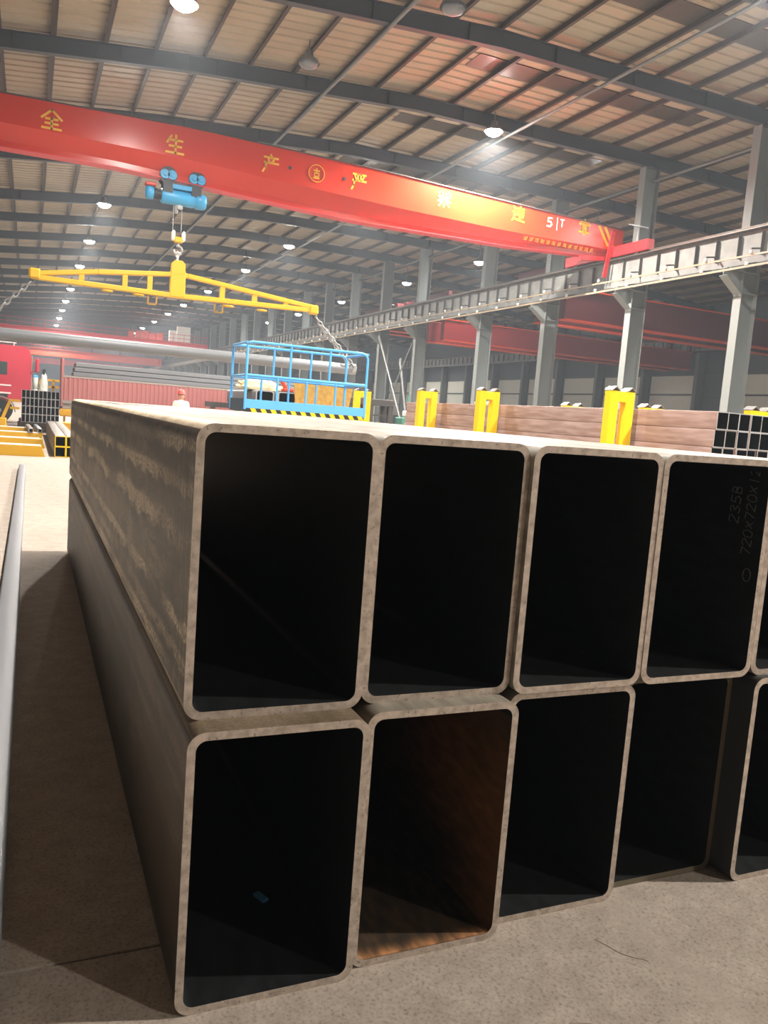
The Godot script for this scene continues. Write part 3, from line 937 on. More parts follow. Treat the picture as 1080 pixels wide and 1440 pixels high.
func crane() -> void:
	var zf := -26.6
	var top := [[-9.0, 10.2], [-1.4, 10.34], [4.3, 10.48], [11.3, 10.40], [21.7, 10.08], [22.4, 10.06]]
	var fold := [[-9.0, 9.5], [-1.4, 9.5], [3.5, 9.49], [12.0, 9.22], [16.2, 9.15], [22.4, 9.18]]
	var bot := [[-9.0, 8.8], [-1.4, 8.82], [1.7, 8.86], [10.4, 8.52], [17.0, 8.62], [21.7, 8.86], [22.4, 8.9]]
	var o := thing("crane_girder", "red overhead crane girder with yellow lettering spanning the shed", "crane girder", Vector3(7, 8.5, -27))
	var off := -o.position
	var xs := [-8.8]
	var xx := -7.0
	while xx < 22.0:
		xs.append(xx)
		xx += 1.0
	xs.append(22.35)
	var web := st0(); var slope := st0(); var rail := st0(); var cap := st0()
	for k in xs.size() - 1:
		var a: float = xs[k]
		var b: float = xs[k + 1]
		for sd in [1.0, -1.0]:
			var z1: float = -27.0 + sd * 0.4
			var z2: float = -27.0 + sd * 0.12
			var p := [Vector3(a, poly_at(top, a), z1), Vector3(b, poly_at(top, b), z1), Vector3(b, poly_at(fold, b), z1), Vector3(a, poly_at(fold, a), z1)]
			var q := [p[3], p[2], Vector3(b, poly_at(bot, b) + 0.22, z2), Vector3(a, poly_at(bot, a) + 0.22, z2)]
			var r := [q[3], q[2], Vector3(b, poly_at(bot, b) + 0.02, z2), Vector3(a, poly_at(bot, a) + 0.02, z2)]
			for w in [[p, web], [q, slope], [r, slope]]:
				var f: Array = w[0]
				if sd > 0: quad(w[1], f[3], f[2], f[1], f[0])
				else: quad(w[1], f[0], f[1], f[2], f[3])
		bar(cap, Vector3(a, poly_at(top, a) + 0.01, -27), Vector3(b, poly_at(top, b) + 0.01, -27), 0.9, 0.03)
		# flange of the rail beam: its edge seen as a pale strip
		bar(rail, Vector3(a, poly_at(bot, a) + 0.012, -27), Vector3(b, poly_at(bot, b) + 0.012, -27), 0.5, 0.03)
	for x in [-8.8, 22.35]:
		var p := [Vector3(x, poly_at(top, x), -26.6), Vector3(x, poly_at(top, x), -27.4), Vector3(x, poly_at(bot, x), -27.15), Vector3(x, poly_at(bot, x), -26.85)]
		if x < 0: quad(web, p[0], p[1], p[2], p[3])
		else: quad(web, p[3], p[2], p[1], p[0])
	part("box_web", web, M.crane_red, o, off)
	part("slanted_web", slope, M.crane_red, o, off)
	part("top_plate", cap, M.low_bounce_grey, o, off)
	part("rail_flange", rail, M.crane_red_flat, o, off)
	# lettering
	var txt := [["quan", 0.07], ["sheng", 3.82], ["chan", 7.06], ["yan", 10.34], ["jin", 13.82], ["wei", 17.13], ["zhang", 20.33]]
	for t in txt:
		var s := st0()
		var sz := 0.56
		strokes(s, HAN[t[0]], Transform3D(Basis() * sz, Vector3(t[1] - sz / 2, 9.86 - sz / 2, zf + 0.004)), 0.118, 0.03)
		tag(part("lettering", s, M.letter_yellow, o, off), "yellow painted character", "")
	var s := st0()
	for k in 20:
		var a0 := TAU * k / 20
		var a1 := TAU * (k + 1) / 20
		bar(s, Vector3(8.72 + 0.29 * cos(a0), 9.85 + 0.29 * sin(a0), zf + 0.004), Vector3(8.72 + 0.29 * cos(a1), 9.85 + 0.29 * sin(a1), zf + 0.004), 0.035, 0.02)
	strokes(s, HAN.logo, Transform3D(Basis() * 0.46, Vector3(8.72 - 0.23, 9.85 - 0.24, zf + 0.004)), 0.10, 0.03)
	tag(part("emblem", s, M.letter_yellow, o, off), "round yellow emblem with a character", "")
	s = st0()
	strokes(s, digits("5"), Transform3D(Basis() * 0.34, Vector3(18.52, 9.62, zf + 0.004)), 0.16, 0.03)
	bx(s, Vector3(18.98, 9.78, zf + 0.004), Vector3(0.02, 0.5, 0.02))
	strokes(s, digits("T"), Transform3D(Basis() * 0.26, Vector3(19.14, 9.72, zf + 0.004)), 0.16, 0.03)
	tag(part("load_rating", s, M.letter_white, o, off), "white load rating figures", "")
	# small illegible yellow line on the slanted plate
	rng.seed = 5
	for k in 13:
		var x: float = 17.5 + k * 0.27
		var yb := poly_at(fold, x) - 0.12
		var n := Vector3(0, -0.45, 0.9).normalized()
		var up := Vector3(0, 0.9, 0.45).normalized()
		s = st0()
		strokes(s, [[0, .2, .9, .2], [0, .8, .9, .8], [rng.randf(), 0, rng.randf(), 1], [.1, .5, .9, .5]], Transform3D(Basis(Vector3.RIGHT, up, n) * 0.16, Vector3(x, yb - 0.1, zf - 0.075 + 0.006)), 0.14, 0.04)
		part("small_lettering", s, M.letter_yellow, o, off)
	# diagonal stripes by the end
	s = st0()
	for k in 2:
		bar(s, Vector3(21.05 + k * 0.32, 10.05, zf + 0.004), Vector3(21.6 + k * 0.25, 9.3, zf + 0.004), 0.02, 0.10)
	tag(part("stripe", s, M.letter_yellow, o, off), "slanted yellow stripes", "")
	s = st0()
	for x in [7.75, 9.78]:
		cyl(s, Vector3(x, 9.86, zf), Vector3(x, 9.86, zf + 0.02), 0.06, 0.06, 10)
	part("bolt_hole", s, M.hoist_dark, o, off)
	# end carriage on the runway rail
	s = st0()
	bx(s, Vector3(21.9, 9.06, -27.0), Vector3(0.34, 0.42, 5.4), Basis(), 0.02)
	part("end_carriage", s, M.crane_red_flat, o, off)
	for z in [-25.0, -29.0]:
		s = st0()
		cyl(s, Vector3(21.80, 8.98, z), Vector3(22.0, 8.98, z), 0.2, 0.2, 16)
		part("wheel", s, M.rail, o, off)
	s = st0()
	bar(s, Vector3(21.62, 9.85, -26.35), Vector3(21.5, 8.0, -26.5), 0.04, 0.2)
	tag(part("collector_arm", s, M.crane_red_flat, o, off), "narrow red plate hanging from the girder end", "")
	s = st0()
	bx(s, Vector3(20.9, 8.72, -26.7), Vector3(1.2, 0.16, 0.2), Basis(Vector3(0, 0, 1), 0.12))
	part("step_bracket", s, M.crane_red_flat, o, off)
	s = st0()
	cyl(s, Vector3(22.1, 9.25, -25.4), Vector3(22.1, 9.95, -25.4), 0.03, 0.03, 8)
	bar(s, Vector3(21.6, 9.98, -25.4), Vector3(22.6, 9.98, -25.4), 0.05, 0.05)
	part("sensor_mast", s, M.chain, o, off)

func hoist() -> void:
	var o := thing("electric_hoist", "blue electric wire-rope hoist hanging under the red crane girder", "hoist", Vector3(4.0, 8.0, -27))
	var s := st0()
	# local: y 0 = 8.0 m
	lathe(s, Vector3(-0.5, 0.28, 0), Vector3(1, 0, 0), [Vector2(0.0, 0), Vector2(0.22, 0.0), Vector2(0.24, 0.03), Vector2(0.24, 1.05), Vector2(0.22, 1.08), Vector2(0.22, 1.12), Vector2(0.26, 1.14), Vector2(0.26, 1.4), Vector2(0.21, 1.48), Vector2(0.0, 1.5)], 20)
	part("drum_housing", s, M.hoist_blue, o)
	s = st0()
	lathe(s, Vector3(-1.02, 0.31, 0), Vector3(1, 0, 0), [Vector2(0.0, 0), Vector2(0.16, 0.01), Vector2(0.22, 0.06), Vector2(0.22, 0.22), Vector2(0.19, 0.27), Vector2(0.0, 0.28)], 16)
	part("motor", s, M.hoist_blue, o)
	s = st0()
	cyl(s, Vector3(-0.76, 0.3, 0), Vector3(-0.49, 0.3, 0), 0.15, 0.15, 14)
	for k in 5:
		cyl(s, Vector3(-0.74 + k * 0.05, 0.3, 0), Vector3(-0.715 + k * 0.05, 0.3, 0), 0.19, 0.19, 14)
	part("motor_fins", s, M.hoist_dark, o)
	s = st0()
	bx(s, Vector3(-0.86, 0.56, 0.05), Vector3(0.36, 0.12, 0.3), Basis(), 0.03)
	part("terminal_box", s, M.hoist_red, o)
	for x in [-0.32, 0.62]:
		for sd in [1.0, -1.0]:
			s = st0()
			cyl(s, Vector3(x, 0.9, 0.18 * sd), Vector3(x, 0.9, 0.23 * sd), 0.29, 0.29, 18)
			bx(s, Vector3(x, 0.6, 0.2 * sd), Vector3(0.34, 0.5, 0.05), Basis(), 0.02)
			var tp := part("trolley_plate", s, M.hoist_dark, o)
			for dx in [-0.12, 0.12]:
				s = st0()
				cyl(s, Vector3(x + dx, 0.92, 0.22 * sd), Vector3(x + dx, 0.92, 0.29 * sd), 0.16, 0.15, 14)
				cyl(s, Vector3(x + dx, 0.92, 0.28 * sd), Vector3(x + dx, 0.92, 0.33 * sd), 0.07, 0.06, 10)
				part("trolley_wheel", s, M.hoist_blue, tp)
	s = st0()
	bx(s, Vector3(0.15, 0.6, 0.1), Vector3(0.8, 0.16, 0.24), Basis(), 0.02)
	part("trolley_bar", s, M.hoist_blue, o)
	s = st0()
	bx(s, Vector3(0.12, 0.0, 0), Vector3(0.2, 0.16, 0.14), Basis(), 0.02)
	cyl(s, Vector3(0.0, -0.22, 0), Vector3(0.0, 0.1, 0), 0.07, 0.05, 10)
	part("rope_guide", s, M.chain, o)
	s = st0()
	for dx in [-0.08, 0.2]:
		cyl(s, Vector3(dx, -0.82, 0), Vector3(dx, 0.15, 0), 0.012, 0.012, 6)
	part("wire_rope", s, M.chain_dark, o)
	# hook block and chain
	o = thing("hook_block", "steel hook block with yellow cheek hanging on wire ropes above the spreader beam", "hook", Vector3(4.12, 6.0, -27))
	s = st0()
	for dx in [-0.17, 0.17]:
		bx(s, Vector3(dx, 1.05, 0), Vector3(0.1, 0.34, 0.22), Basis(), 0.04)
	part("pulley_cheek", s, M.insulator, o)
	s = st0()
	bx(s, Vector3(0, 0.92, 0), Vector3(0.28, 0.2, 0.2), Basis(), 0.03)
	tag(part("block_body", s, M.beam_yellow, o), "yellow block body", "")
	s = st0()
	var pts := []
	for k in 13:
		var t := -0.4 + k * 0.43
		pts.append(Vector3(0.12 * sin(t) * 1.2, 0.58 + 0.14 * cos(t), 0))
	pipe_path(s, pts, 0.045, 8)
	cyl(s, Vector3(0, 0.7, 0), Vector3(0, 0.85, 0), 0.05, 0.05, 10)
	part("hook", s, M.chain, o)
	s = st0()
	for k in 5:
		link(s, Vector3(0, 0.44 - k * 0.13, 0), Vector3(0, -1, 0), 0.17, 0.022 + 0.01 * float(k == 1), k % 2)
	part("chain_link", s, M.insulator, o)

func link(s: SurfaceTool, c: Vector3, dir: Vector3, l: float, r: float, turn: int) -> void:
	var f := frame_of(dir)
	var w := f.x if turn else f.y
	var pts := []
	for k in 11:
		var t := TAU * k / 10
		pts.append(c + f.z * cos(t) * l * 0.55 + w * sin(t) * l * 0.32)
	pipe_path(s, pts, r, 5)

func chain_thing(label: String, a: Vector3, b: Vector3, l: float, r: float) -> void:
	var o := thing("lifting_chain", label, "chain", a)
	var n := int((b - a).length() / (l * 0.85))
	for two in 2:
		var s := st0()
		var dz := Vector3(0, 0.02, -0.16 + two * 0.32)
		for k in n:
			link(s, (b - a) * (k + 0.5) / n + dz * clampf(float(k) / n * 1.5, 0, 1), b - a, l, r, k % 2)
		tag(part("chain_fall", s, M.chain_dark if two else M.chain, o), "", "", "", "stuff")
	var s2 := st0()
	bx(s2, (b - a), Vector3(0.2, 0.3, 0.42), Basis(), 0.05)
	part("end_hook", s2, M.chain, o)

func spreader() -> void:
	var z := -27.0
	var o := thing("spreader_beam", "yellow truss lifting beam hanging level from the hoist hook", "lifting beam", Vector3(4.1, 5.1, z))
	var p := o.position
	var s := st0()
	# lower chord
	var lc := [Vector3(-0.2, 5.1, z), Vector3(4.1, 5.07, z), Vector3(9.0, 5.18, z)]
	for k in 2:
		bar(s, lc[k] - p, lc[k + 1] - p, 0.2, 0.16, 0.02)
	part("lower_chord", s, M.beam_yellow, o)
	s = st0()
	var uc := [Vector3(-0.25, 5.22, z), Vector3(1.6, 5.52, z), Vector3(4.1, 5.78, z), Vector3(4.5, 5.78, z), Vector3(9.05, 5.28, z)]
	for k in 4:
		bar(s, uc[k] - p, uc[k + 1] - p, 0.2, 0.15, 0.02)
	part("upper_chord", s, M.beam_yellow, o)
	for v in [[1.1, 5.42], [2.45, 5.62], [3.25, 5.7], [5.7, 5.64], [6.85, 5.52], [8.0, 5.4]]:
		s = st0()
		bx(s, Vector3(v[0], (5.1 + v[1]) / 2, z) - p, Vector3(0.16, v[1] - 5.1, 0.16))
		part("web_post", s, M.beam_yellow, o)
	s = st0()
	bx(s, Vector3(4.16, 5.48, z) - p, Vector3(0.5, 0.9, 0.24), Basis(), 0.02)
	part("centre_plate", s, M.beam_yellow, o)
	for dz in [-0.1, 0.1]:
		s = st0()
		prism(s, PackedVector2Array([Vector2(-0.23, 0), Vector2(0.23, 0), Vector2(0.22, 0.36), Vector2(0.12, 0.46), Vector2(-0.12, 0.46), Vector2(-0.22, 0.36)]), Transform3D(Basis(), Vector3(4.16, 5.78, z + dz - 0.03) - p), 0.06)
		part("lifting_lug", s, M.beam_yellow, o)
	for x in [-0.3, 9.05]:
		s = st0()
		bx(s, Vector3(x, 5.2, z) - p, Vector3(0.36, 0.34, 0.26), Basis(), 0.06)
		part("end_block", s, M.beam_yellow, o)
	for x in [1.9, 2.9, 5.95, 7.15]:
		s = st0()
		link(s, Vector3(x, 4.95, z) - p, Vector3(1, 0, 0), 0.3, 0.035, 1)
		part("ring_eye", s, M.beam_yellow, o)
	for x in [3.35, 5.6]:
		s = st0()
		for e in [[-0.14, 0.0, -0.14, -0.32], [-0.14, -0.32, 0.14, -0.32], [0.14, -0.32, 0.14, 0.0]]:
			bar(s, Vector3(x + e[0], 5.02 + e[1], z) - p, Vector3(x + e[2], 5.02 + e[3], z) - p, 0.05, 0.05)
		part("stirrup", s, M.ochre_board, o)
	# the load: a long grey tube with chains at both ends
	var t := thing("long_steel_tube", "long grey steel tube lifted level by the yellow spreader beam", "steel tube", Vector3(4.5, 3.2, z))
	s = st0()
	cyl(s, Vector3(-6.6, 0.02, 0), Vector3(6.35, 0.0, 0), 0.19, 0.19, 20, false)
	part("tube_wall", s, M.grey_tube, t)
	s = st0()
	for e in [[6.35, 1.0], [-6.6, -1.0]]:
		for k in 20:
			var a0 := TAU * k / 20
			var a1 := TAU * (k + 1) / 20
			var q := [Vector3(e[0], 0.19 * sin(a0), 0.19 * cos(a0)), Vector3(e[0], 0.19 * sin(a1), 0.19 * cos(a1)), Vector3(e[0], 0.17 * sin(a1), 0.17 * cos(a1)), Vector3(e[0], 0.17 * sin(a0), 0.17 * cos(a0))]
			quad(s, q[0], q[1], q[2], q[3])
	part("tube_end", s, M.tube_edge, t)
	chain_thing("double lifting chain from the right tip of the yellow spreader beam", Vector3(9.05, 5.05, z), Vector3(10.75, 3.25, z), 0.2, 0.026)
	chain_thing("double lifting chain from the left tip of the yellow spreader beam", Vector3(-0.3, 5.05, z), Vector3(-2.0, 3.25, z), 0.2, 0.026)

# ------------------------------------------------------------------ far cranes
func far_crane(label: String, x0: float, x1: float, y0: float, y1: float, z: float, m: Material, walk: bool, extra := 0, rail_y := 0.0) -> void:
	var o := thing("bridge_crane", label, "crane", Vector3((x0 + x1) / 2, y0, z))
	var p := o.position
	for k in 2:
		var s := st0()
		var zz := z - k * 2.2
		bx(s, Vector3((x0 + x1) / 2, (y0 + y1) / 2, zz) - p, Vector3(x1 - x0, y1 - y0, 0.5), Basis(), 0.02)
		part("girder", s, m, o)
		s = st0()
		bx(s, Vector3((x0 + x1) / 2, y1 + 0.02, zz) - p, Vector3(x1 - x0, 0.05, 0.7))
		bx(s, Vector3((x0 + x1) / 2, y0, zz) - p, Vector3(x1 - x0, 0.05, 0.7))
		part("flange", s, M.crane_orange, o)
	if walk:
		var s := st0()
		bx(s, Vector3((x0 + x1) / 2, y1 + 0.06, z + 0.6) - p, Vector3(x1 - x0, 0.05, 0.8))
		for yy in [0.5, 1.0]:
			bx(s, Vector3((x0 + x1) / 2, y1 + yy, z + 0.95) - p, Vector3(x1 - x0, 0.05, 0.05))
		var x := x0
		while x <= x1:
			bx(s, Vector3(x, y1 + 0.5, z + 0.95) - p, Vector3(0.05, 1.0, 0.05))
			x += 1.4
		part("handrail", s, m if extra != 2 else M.crane_dark_red, o)
	for e in ([x0 + 0.4, x1 - 0.4] if rail_y == 0.0 else [23.75, 45.6]):
		var s := st0()
		if rail_y > 0.0:
			# the carriage rides on the rail, hangers carry the girders below it
			bx(s, Vector3(e, rail_y + 0.2, z - 1.1) - p, Vector3(0.3, 0.4, 5.0), Basis(), 0.03)
			for zz in [z, z - 2.2]:
				var xi: float = x0 + 0.6 if e < 30.0 else x1 - 0.1
				bx(s, Vector3(xi, (y1 + rail_y + 0.3) / 2, zz) - p, Vector3(0.12, rail_y + 0.3 - y1, 0.4))
				bar(s, Vector3(xi, rail_y + 0.3, zz) - p, Vector3(e, rail_y + 0.3, zz) - p, 0.3, 0.14)
			part("end_carriage", s, M.crane_dark_red, o)
			continue
		bx(s, Vector3(e, y1 - 0.4, z - 1.1) - p, Vector3(0.5, 0.6, 5.0), Basis(), 0.03)
		part("end_carriage", s, m, o)
	if extra == 1:
		for c in [[16.6, 0.9, 1.4], [18.0, 1.7, 2.0]]:
			var s := st0()
			bx(s, Vector3(c[0], y1 + 0.1 + c[2] / 2, z + 0.3) - p, Vector3(c[1], c[2], 0.7), Basis(), 0.03)
			tag(part("control_cabinet", s, M.insulator, o), "pale control cabinet on the crane walkway", "")
		var s := st0()
		for k in 5:
			bx(s, Vector3(11.5 + k * 0.9, y1 + 0.5, z - 0.6) - p, Vector3(0.7, 0.8 + 0.2 * (k % 3), 0.8), Basis(), 0.05)
		part("trolley_machinery", s, M.crane_orange, o)
	if extra == 2:
		var s := st0()
		for k in 6:
			bx(s, Vector3(x0 + 1.2 + k * 0.75, y1 + 0.7, z - 1.0) - p, Vector3(0.55, 1.1 + 0.35 * (k % 3), 0.8), Basis(), 0.05)
		part("trolley_machinery", s, M.crane_dark_red, o)

func far_cranes() -> void:
	far_crane("orange-red bridge crane with pale cabinets on top, far down the shed", -8.6, 21.2, 8.0, 9.25, -109.0, M.crane_red_flat, true, 1)
	far_crane("red bridge crane beyond the one with cabinets, above the truck cab", -8.6, 21.2, 7.7, 8.8, -150.0, M.crane_orange, true)
	far_crane("farthest red bridge crane, seen low above the trailer load", -8.6, 21.2, 7.2, 8.2, -176.0, M.crane_red_flat, false)
	far_crane("dark red bridge crane in the right bay, behind the nearest yellow stanchion", 24.1, 45.1, 7.1, 8.6, -33.0, M.crane_dark_red, false, 0, 9.35)
	far_crane("orange-lit bridge crane in the right bay, seen between the columns", 24.1, 45.1, 6.8, 8.1, -46.0, M.crane_maroon, false, 0, 9.35)
	far_crane("red crane with machinery on top, right bay, above the runway", 24.1, 45.1, 8.0, 9.0, -55.0, M.crane_dark_red, true, 2, 9.35)

# ------------------------------------------------------------------ yard
func tube_bundle(label: Callable, called: String, at: Vector3, nx: int, ny: int, w: float, h: float, t: float, L: float, side: Material, edge: Material, bores: Array, group: String, category: String, jitter := 0.0) -> void:
	var o := rr(0, 0, w - 0.004, h - 0.002, 0.012, 2)
	var i := rr(t, t, w - 0.004 - t, h - 0.002 - t, 0.008, 2)
	var outer := wall_mesh(o, 0, -L, false)
	var inner := wall_mesh(i, 0, -L, true)
	var f := ring_mesh(o, i, 0, true)
	var cst := st0()
	bx(cst, Vector3(w / 2, h / 2, -L - 0.006), Vector3(w - 0.006, h - 0.006, 0.01), Basis(), 0.002)
	var b := finish(cst)
	rng.seed = 77
	for y in ny:
		for x in nx:
			var n := thing(called, label.call(x, y), category, at + Vector3(x * w, y * h, rng.randf_range(-jitter, jitter)), group)
			inst("tube_wall", outer, side, n)
			inst("bore", inner, bores[(x * 3 + y * 5 + (x * y) % 3) % bores.size()], n)
			inst("cut_end", f, edge, n)
			inst("added_end_cap", b, M.hoist_dark, n)  # added cap closes the far end so no light shows through the bore

func stanchion(label: String, at: Vector3, along: Vector3, h: float, group: String) -> void:
	# a yellow portal of two square posts with a crossbar and a pitched cap on each
	var o := thing("yellow_stanchion", label, "stanchion", at, group)
	var u := along.normalized()
	var f := Basis(u, Vector3.UP, u.cross(Vector3.UP))
	var g := 0.32
	for sd in [-1.0, 1.0]:
		var s := st0()
		bx(s, u * g * 0.5 * sd + Vector3(0, h / 2, 0), Vector3(0.17, h, 0.17), f, 0.012)
		var po := part("post", s, M.post_yellow, o)
		s = st0()
		# pitched cap: a bent plate over the post
		prism(s, PackedVector2Array([Vector2(-0.085, 0), Vector2(0, 0.06), Vector2(0.085, 0), Vector2(0.085, 0.012), Vector2(0, 0.074), Vector2(-0.085, 0.012)]), Transform3D(f, u * g * 0.5 * sd + Vector3(0, h, 0) - f.z * 0.1), 0.2)
		tag(part("cap_plate", s, M.chain, po), "bent bare-metal cap plate", "")
	var s3 := st0()
	bx(s3, Vector3(0, h - 0.09, 0), Vector3(g, 0.17, 0.15), f, 0.01)
	part("crossbar", s3, M.post_yellow, o)
	s3 = st0()
	bx(s3, Vector3(0, 0.01, 0), Vector3(0.6, 0.02, 0.4), f)
	part("foot_plate", s3, M.post_yellow, o)

func brown_stack() -> void:
	# trestle under the visible rows
	var at := Vector3(8.82, 1.16, -7.1)
	for z in [-8.5, -12.5, -16.5]:
		var tr := thing("timber_trestle", "%s support trestle under the brown tube stack, hidden behind the big tubes" % ("near" if z > -10 else ("middle" if z > -14 else "far")), "trestle", Vector3(9.5, 0, z), "trestles under the brown tube stack")
		var s := st0()
		bx(s, Vector3(0, 1.08, 0), Vector3(1.5, 0.16, 0.2), Basis(), 0.01)
		part("beam", s, M.dark_tube, tr)
		for x in [-0.6, 0.6]:
			s = st0()
			bx(s, Vector3(x, 0.5, 0), Vector3(0.16, 1.0, 0.18), Basis(), 0.01)
			part("leg", s, M.dark_tube, tr)
	var rown := ["bottom", "middle", "top"]
	tube_bundle(func(x, y): return "brown square tube in the %s row of the brown stack, %s from the left" % [rown[y], ORD[x]], "brown_square_tube", at, 6, 3, 0.228, 0.263, 0.012, 10.7, M.brown_tube, M.tube_edge, [M.bore_dark, M.bore_blue, M.bore_dark, M.bore_blue, M.bore_green], "brown square tubes stacked on the right", "steel tube", 0.03)
	var labs := ["nearest and tallest yellow double-post stanchion, at right behind the big tubes", "yellow double-post stanchion in the middle, second from the right", "yellow double-post stanchion at the left end of the brown tubes", "yellow double-post stanchion beside the blue cage"]
	var zz := [-8.78, -12.95, -15.8, -20.0]
	for k in 4:
		stanchion(labs[k], Vector3(8.42, 0, zz[k]), Vector3(1, 0, 0), 2.2, "yellow stanchions in front of the brown tubes")
	var labs2 := ["yellow stanchion top behind the brown tubes, right of the nearest stanchion", "yellow stanchion top with two caps behind the brown tubes, left of the nearest stanchion", "yellow stanchion top just left of the middle stanchion, behind the brown tubes", "yellow stanchion behind the open tube ends at the right picture edge"]
	zz = [-10.55, -13.05, -16.9, -8.0]
	for k in 4:
		stanchion(labs2[k], Vector3(10.65, 0, zz[k]), Vector3(1, 0, 0), 2.06, "yellow stanchions behind the brown tubes")

func cage() -> void:
	var o := thing("work_platform", "sky blue railed work platform with black and yellow striped edge", "work platform", Vector3(4.6, 0, -14.1))
	var p := o.position
	var x0 := 3.41; var x1 := 5.88; var zf := -13.5; var zr := -14.7
	var y0 := 1.39; var yt := 2.73
	var s := st0()
	bx(s, Vector3((x0 + x1) / 2, 1.44, (zf + zr) / 2) - p, Vector3(x1 - x0, 0.06, zf - zr))
	part("deck", s, M.cage_dark, o)
	s = st0()
	bx(s, Vector3((x0 + x1) / 2, 1.56, zf) - p, Vector3(x1 - x0, 0.17, 0.03), Basis(), 0.004)
	bx(s, Vector3((x0 + x1) / 2, 1.56, zr) - p, Vector3(x1 - x0, 0.17, 0.03), Basis(), 0.004)
	part("toe_board", s, M.cage_blue, o)
	s = st0()
	bx(s, Vector3(x0, 1.54, (zf + zr) / 2) - p, Vector3(0.03, 0.24, zf - zr), Basis(), 0.004)
	part("side_panel", s, M.cage_dark, o)
	# hazard stripes
	var n := 24
	for two in 2:
		s = st0()
		for k in n:
			if k % 2 != two: continue
			var xa: float = lerp(x0, x1 - 0.06, float(k) / n)
			var xb: float = lerp(x0, x1 - 0.06, float(k + 1) / n)
			prism(s, PackedVector2Array([Vector2(xa + 0.05, 1.395), Vector2(xb + 0.05, 1.395), Vector2(xb, 1.475), Vector2(xa, 1.475)]), Transform3D(Basis(), Vector3(0, 0, zf + 0.002) - p), 0.016)
		tag(part("hazard_stripe", s, M.post_yellow if two else M.hazard_black, o), "yellow hazard stripes" if two else "black hazard stripes", "")
	# front and rear rail frames
	for fr in 2:
		var z := zf if fr == 0 else zr
		s = st0()
		var r := 0.028
		pipe_path(s, [Vector3(x0, 1.45, z) - p, Vector3(x0, yt - 0.08, z) - p, Vector3(x0 + 0.03, yt - 0.025, z) - p, Vector3(x0 + 0.1, yt, z) - p, Vector3(x1 - 0.12, yt, z) - p, Vector3(x1 - 0.04, yt - 0.03, z) - p, Vector3(x1, yt - 0.1, z) - p, Vector3(x1, 1.45, z) - p], r, 8)
		var tr := part("top_rail", s, M.cage_blue, o)
		s = st0()
		cyl(s, Vector3(x0, 2.10, z) - p, Vector3(x1, 2.10, z) - p, r, r, 8)
		part("mid_rail", s, M.cage_blue, tr)
		var ups := [[0.86, 2.10, 2.73], [1.67, 2.10, 2.73], [0.62, 1.6, 2.10], [1.21, 1.6, 2.10], [1.82, 1.6, 2.10]]
		for u in ups:
			s = st0()
			cyl(s, Vector3(x0 + u[0], u[1], z) - p, Vector3(x0 + u[0], u[2], z) - p, 0.024, 0.024, 8)
			part("baluster", s, M.cage_blue, tr)
	for x in [x0, x1]:
		for y in [2.1, 2.72]:
			s = st0()
			cyl(s, Vector3(x, y, zf) - p, Vector3(x, y, zr) - p, 0.026, 0.026, 8)
			part("end_rail", s, M.cage_blue, o)
	# chassis below, mostly hidden
	s = st0()
	for x in [x0 + 0.3, x1 - 0.3]:
		for z in [zf - 0.15, zr + 0.15]:
			bx(s, Vector3(x, 0.75, z) - p, Vector3(0.1, 1.35, 0.1))
	bx(s, Vector3((x0 + x1) / 2, 0.3, (zf + zr) / 2) - p, Vector3(x1 - x0 - 0.3, 0.3, 0.9), Basis(), 0.03)
	part("chassis", s, M.cage_dark, o)
	for x in [x0 + 0.4, x1 - 0.4]:
		for z in [zf - 0.1, zr + 0.1]:
			s = st0()
			cyl(s, Vector3(x, 0.2, z - 0.06) - p, Vector3(x, 0.2, z + 0.06) - p, 0.2, 0.2, 14)
			part("wheel", s, M.tyre, o)

